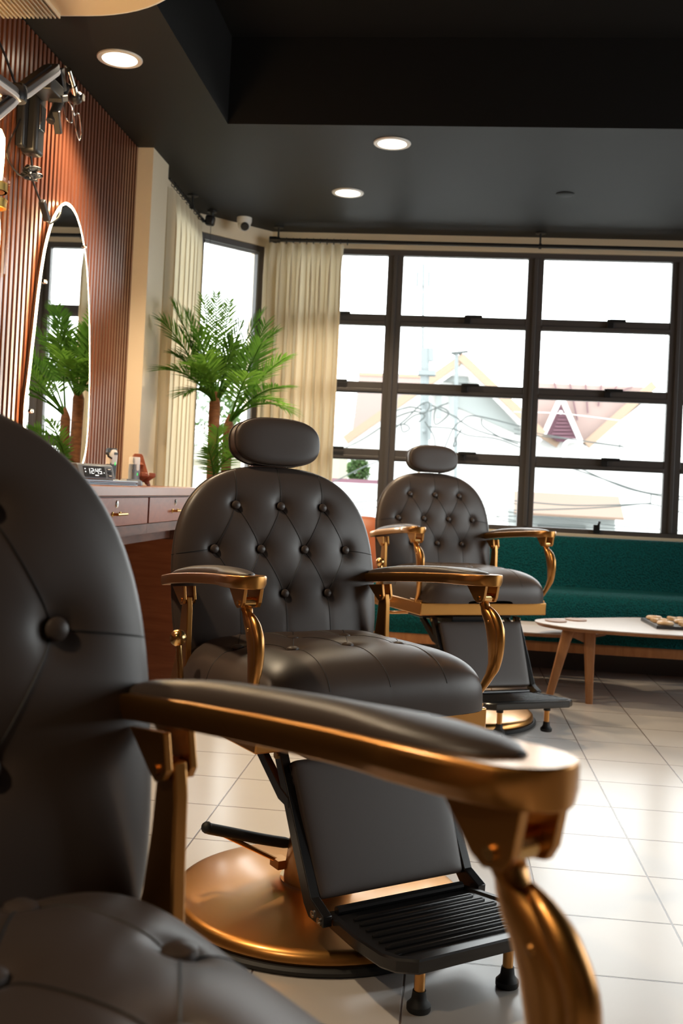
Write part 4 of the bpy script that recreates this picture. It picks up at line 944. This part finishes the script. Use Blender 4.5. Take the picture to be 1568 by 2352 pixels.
b = B(); [bar(b, g(1308 + 36 * k, 880 + k * 2, 27.85), g(1325 + 24 * k, 965 - 16 * k, 27.85), .025, .05) for k in range(-1, 5)]; obj('roof_seam', b, 'louver', t, smooth=None)
b = B(); slab(b, [g(1288, 930, 27.4), g(1256, 996, 27.4), g(1280, 1014, 27.4), g(1328, 1014, 27.4)], .4); dm = obj('dormer', b, 'louver', t, smooth=None)
b = B(); [bar(b, g(1287 - 3.4 * k, 948 + 8 * k, 27.3), g(1292 + 4.0 * k, 948.5 + 8 * k, 27.3), .045, .06) for k in range(8)]; obj('louvre', b, 'louver', dm, smooth=None)
b = B(); bar(b, g(1286, 915, 27.2), g(1248, 998, 27.2), .12, .1); bar(b, g(1289, 915, 27.23), g(1334, 1018, 27.23), .12, .1); lathe(b, [(.001, 0), (.05, 0), (.05, .05), (.001, .05)], g(1287, 947, 27.2), 16, (0, -1, 0)); obj('dormer_trim', b, 'housewhite', dm, smooth=None)
# lean-to with orange roof low in the right bay
t = thing('lean_to_shop', 'low white shed with an orange sheet roof below the right bay', 'shed', (2.6, 20, -3))
g = lambda x, y, Y=20: at(x, y, Y) - Vector((2.6, 20, -3))
b = B(); loft(b, [[g(1180, 1128, 21.5), g(1421, 1140, 21.5), g(1421, 1144, 21.5), g(1180, 1132, 21.5)], [g(1180, 1176, 19.6), g(1433, 1190, 19.6), g(1433, 1195, 19.6), g(1180, 1181, 19.6)]]); obj('sheet_roof', b, 'sheetroof', t, smooth=None)
b = B(); slab(b, [g(1180, 1170), g(1412, 1184), g(1412, 1500), g(1180, 1500)], 2); obj('wall', b, 'housegrey', t, smooth=None)
b = B(); slab(b, [g(1235, 1203, 19.9), g(1345, 1208, 19.9), g(1345, 1216, 19.9), g(1235, 1211, 19.9)], .05); obj('sign_board', b, 'wire', t, smooth=None)
# arched white pipe
t = tag(obj('arched_pipe', (lambda b: (tube(b, [at(1295, 1075, 24) - Vector((0, 0, 4.63)), at(1295, 1075, 24)] + [at(1315 + 20 * math.cos(a), 1028 - 16 * math.sin(a), 24) for a in (PI - PI * k / 10 for k in range(11))] + [at(1337, 1090, 24), at(1337, 1090, 24) - Vector((0, 0, 4.5))], .045, 10), b)[1])(B()), 'housewhite'), 'white arched pipe in front of the dormer house', 'pipe')
# yellow house and tree beyond the corner window
b = B(); slab(b, [at(400, 1022, 18), at(760, 1040, 18), at(760, 1500, 18), at(400, 1500, 18)], 3); t = tag(obj('yellow_house', b, 'yellowwall', smooth=None), 'pale yellow house wall beyond the corner window', 'house')
b = B(); bar(b, at(400, 1008, 17.7), at(760, 1026, 17.7), .16, .5); e = obj('eave', b, 'housewhite', smooth=None); e.parent = t
def tree(label, c, r, n, seed):
    rn = random.Random(seed); c = Vector(c); t = thing('street_tree', label, 'tree', (c.x, c.y, -3))
    b = B(); cyl(b, (0, 0, 0), (0, 0, c.z + 3), .05, .02, 10); obj('trunk', b, 'bark', t)
    b = B()
    for k in range(n):
        d = Vector((rn.gauss(0, 1), rn.gauss(0, 1), rn.gauss(0, 1))).normalized() * r * rn.uniform(.3, 1) ** .6; p = Vector((d.x, d.y, d.z * 1.5 - .1 + c.z + 3)); u = Vector((rn.uniform(-1, 1), rn.uniform(-1, 1), rn.uniform(-1, 1))).normalized(); v = frame_of(u)[0]; s = rn.uniform(.05, .10) * min(1, r / .35)
        b.faces.new([b.verts.new(p + u * s), b.verts.new(p + v * s * .6), b.verts.new(p - u * s), b.verts.new(p - v * s * .6)])
    o = obj('foliage', b, 'foliage', t, smooth=None); o['kind'] = 'stuff'
tree('green tree low at the left end of the long window', at(824, 1066, 15), .17, 900, 1)
tree('hazy green tree beyond the corner window', at(470, 965, 22), 1.1, 2500, 2)
b = B(); slab(b, [at(700, 1104, 13.5), at(905, 1114, 13.5), at(905, 1500, 13.5), at(700, 1500, 13.5)], .8); t = tag(obj('white_annex', b, 'housewhite', smooth=None), 'low white annex below the tree at the left end of the long window', 'house')
b = B(); bar(b, at(700, 1100, 13.4), at(905, 1109, 13.4), .05, .1); e = obj('eave', b, 'louver', smooth=None); e.parent = t
# utility poles
t = thing('utility_pole', 'pale concrete utility pole carrying tangled cables', 'utility pole', at(972, 1300, 14).to_3d() * 1.0)
o0 = Vector(t.location); g = lambda x, y, Y=14: at(x, y, Y) - o0
b = B(); cyl(b, g(966, 1800), g(976, 800), .075, .06, 14); obj('post', b, 'pole', t)
b = B(); cyl(b, g(986, 1010, 13.9), g(990, 925, 13.9), .02, n=10); obj('conduit', b, 'pole', t)
b = B(); cyl(b, g(988, 830), g(987, 800), .05, n=14); box(b, g(960, 862) - Vector((0, .1, 0)), g(1000, 858) + Vector((0, .1, .03))); obj('transformer', b, 'pole', t, smooth=40)
for y in (925, 945, 990): b = B(); ball(b, g(973, y, 13.9), .03, 10); obj('insulator', b, 'pole', t)
t = thing('utility_pole', 'thinner far pole with a crossarm in the second bay', 'utility pole', at(1045, 1200, 18).to_3d())
o1 = Vector(t.location); g = lambda x, y, Y=18: at(x, y, Y) - o1
b = B(); cyl(b, g(1043, 1400), g(1048, 808), .035, n=10); obj('post', b, 'pole', t)
b = B(); bar(b, g(1035, 812), g(1075, 808), .04, .06); [ball(b, g(x, 812), .03, 10) for x in (1042, 1056)]; obj('crossarm', b, 'wire', t)
t = thing('antenna_mast', 'faint mast with panel antennas rising at the top of the second bay', 'mast', at(972, 1300, 40).to_3d())
o2 = Vector(t.location); g = lambda x, y, Y=40: at(x, y, Y) - o2
b = B(); cyl(b, g(966, 1400), g(972, 606), .06, n=8); obj('post', b, 'pole', t)
b = B(); [bar(b, g(x, 625), g(x - 1, 658), .11, .1) for x in (959, 972, 985)]; obj('antenna', b, 'pole', t)
# overhead wires
def wires(label, lst, Y, r, mat='wire', name='overhead_wire'):
    b = B()
    for pts in lst: tube(b, catmull([at(x, y, Y + .02 * k) for k, (x, y) in enumerate(pts)], 6), r, 5)
    return tag(obj(name, b, mat), label, 'cable', 'overhead wires')
wires('pair of dark wires sagging across the lower right bay with a dropper', [[(1290, 1068), (1400, 1105), (1480, 1130), (1575, 1142)], [(1330, 1075), (1420, 1115), (1480, 1132), (1575, 1150)]], 12, .008)
t = wires('dark wire crossing in front of the orange shed roof', [[(1180, 1150), (1300, 1160), (1400, 1160), (1495, 1156)], [(1180, 1172), (1330, 1168), (1430, 1162), (1495, 1158), (1575, 1180)], [(1495, 1134), (1493, 1156)]], 12.4, .008)
wires('wire low over the shed wall in the right bay', [[(1140, 1185), (1260, 1188), (1420, 1208), (1575, 1220)], [(1140, 1195), (1260, 1205), (1420, 1215)]], 12.2, .0065)
wires('long wire across the dormer house and its right wall', [[(1180, 985), (1260, 1000), (1370, 1018), (1470, 1032), (1575, 1050)], [(1180, 996), (1300, 1008), (1430, 1025)], [(1422, 1022), (1530, 948)], [(1422, 1022), (1421, 1046)]], 12.6, .0065)
wires('pale wire across the pink roof in the right bay', [[(1180, 946), (1290, 950), (1440, 968), (1575, 985)]], 12.8, .004, 'housewhite')
wires('looping dark cables right of the utility pole', [[(990, 930), (1020, 945), (1050, 960), (1058, 968), (1100, 990), (1200, 1018)], [(1020, 1030), (1040, 985), (1058, 968), (1090, 955), (1200, 980)], [(985, 945), (1010, 935), (1030, 950), (1000, 975), (1000, 940), (1030, 925)], [(985, 980), (1040, 985), (1075, 1000), (1140, 1008), (1200, 1030)], [(1105, 962), (1110, 980), (1150, 1005), (1190, 1020)], [(1060, 985), (1045, 1010), (1040, 1025), (1048, 1020), (1044, 1005)]], 13.4, .0095)
wires('tangled dark cables left of the utility pole', [[(905, 985), (935, 960), (965, 930), (985, 925), (980, 945), (950, 955), (925, 975)], [(905, 960), (930, 950), (955, 945), (975, 955), (960, 970)], [(905, 945), (940, 935), (968, 940)], [(905, 978), (930, 975), (940, 985), (925, 992), (920, 975)], [(975, 968), (995, 1000), (1000, 1030)]], 13.6, .0095)
wires('thin wires across the leftmost bay of the long window', [[(760, 1045), (830, 1010), (885, 975), (905, 965)], [(760, 1110), (830, 1075), (880, 1055)], [(760, 1160), (860, 1150), (905, 1155)], [(760, 1185), (860, 1165), (905, 1170)]], 13, .008)
wires('thin wires low behind the farthest chair', [[(1100, 1125), (1180, 1120)], [(1100, 1165), (1195, 1180)], [(1100, 1180), (1195, 1198)], [(1100, 1150), (1195, 1158)]], 13, .0065)
wires('white wires beyond the corner window', [[(400, 955), (440, 958), (520, 962)], [(400, 975), (440, 978), (520, 982)], [(400, 992), (520, 1000)]], 10, .006, 'housewhite')
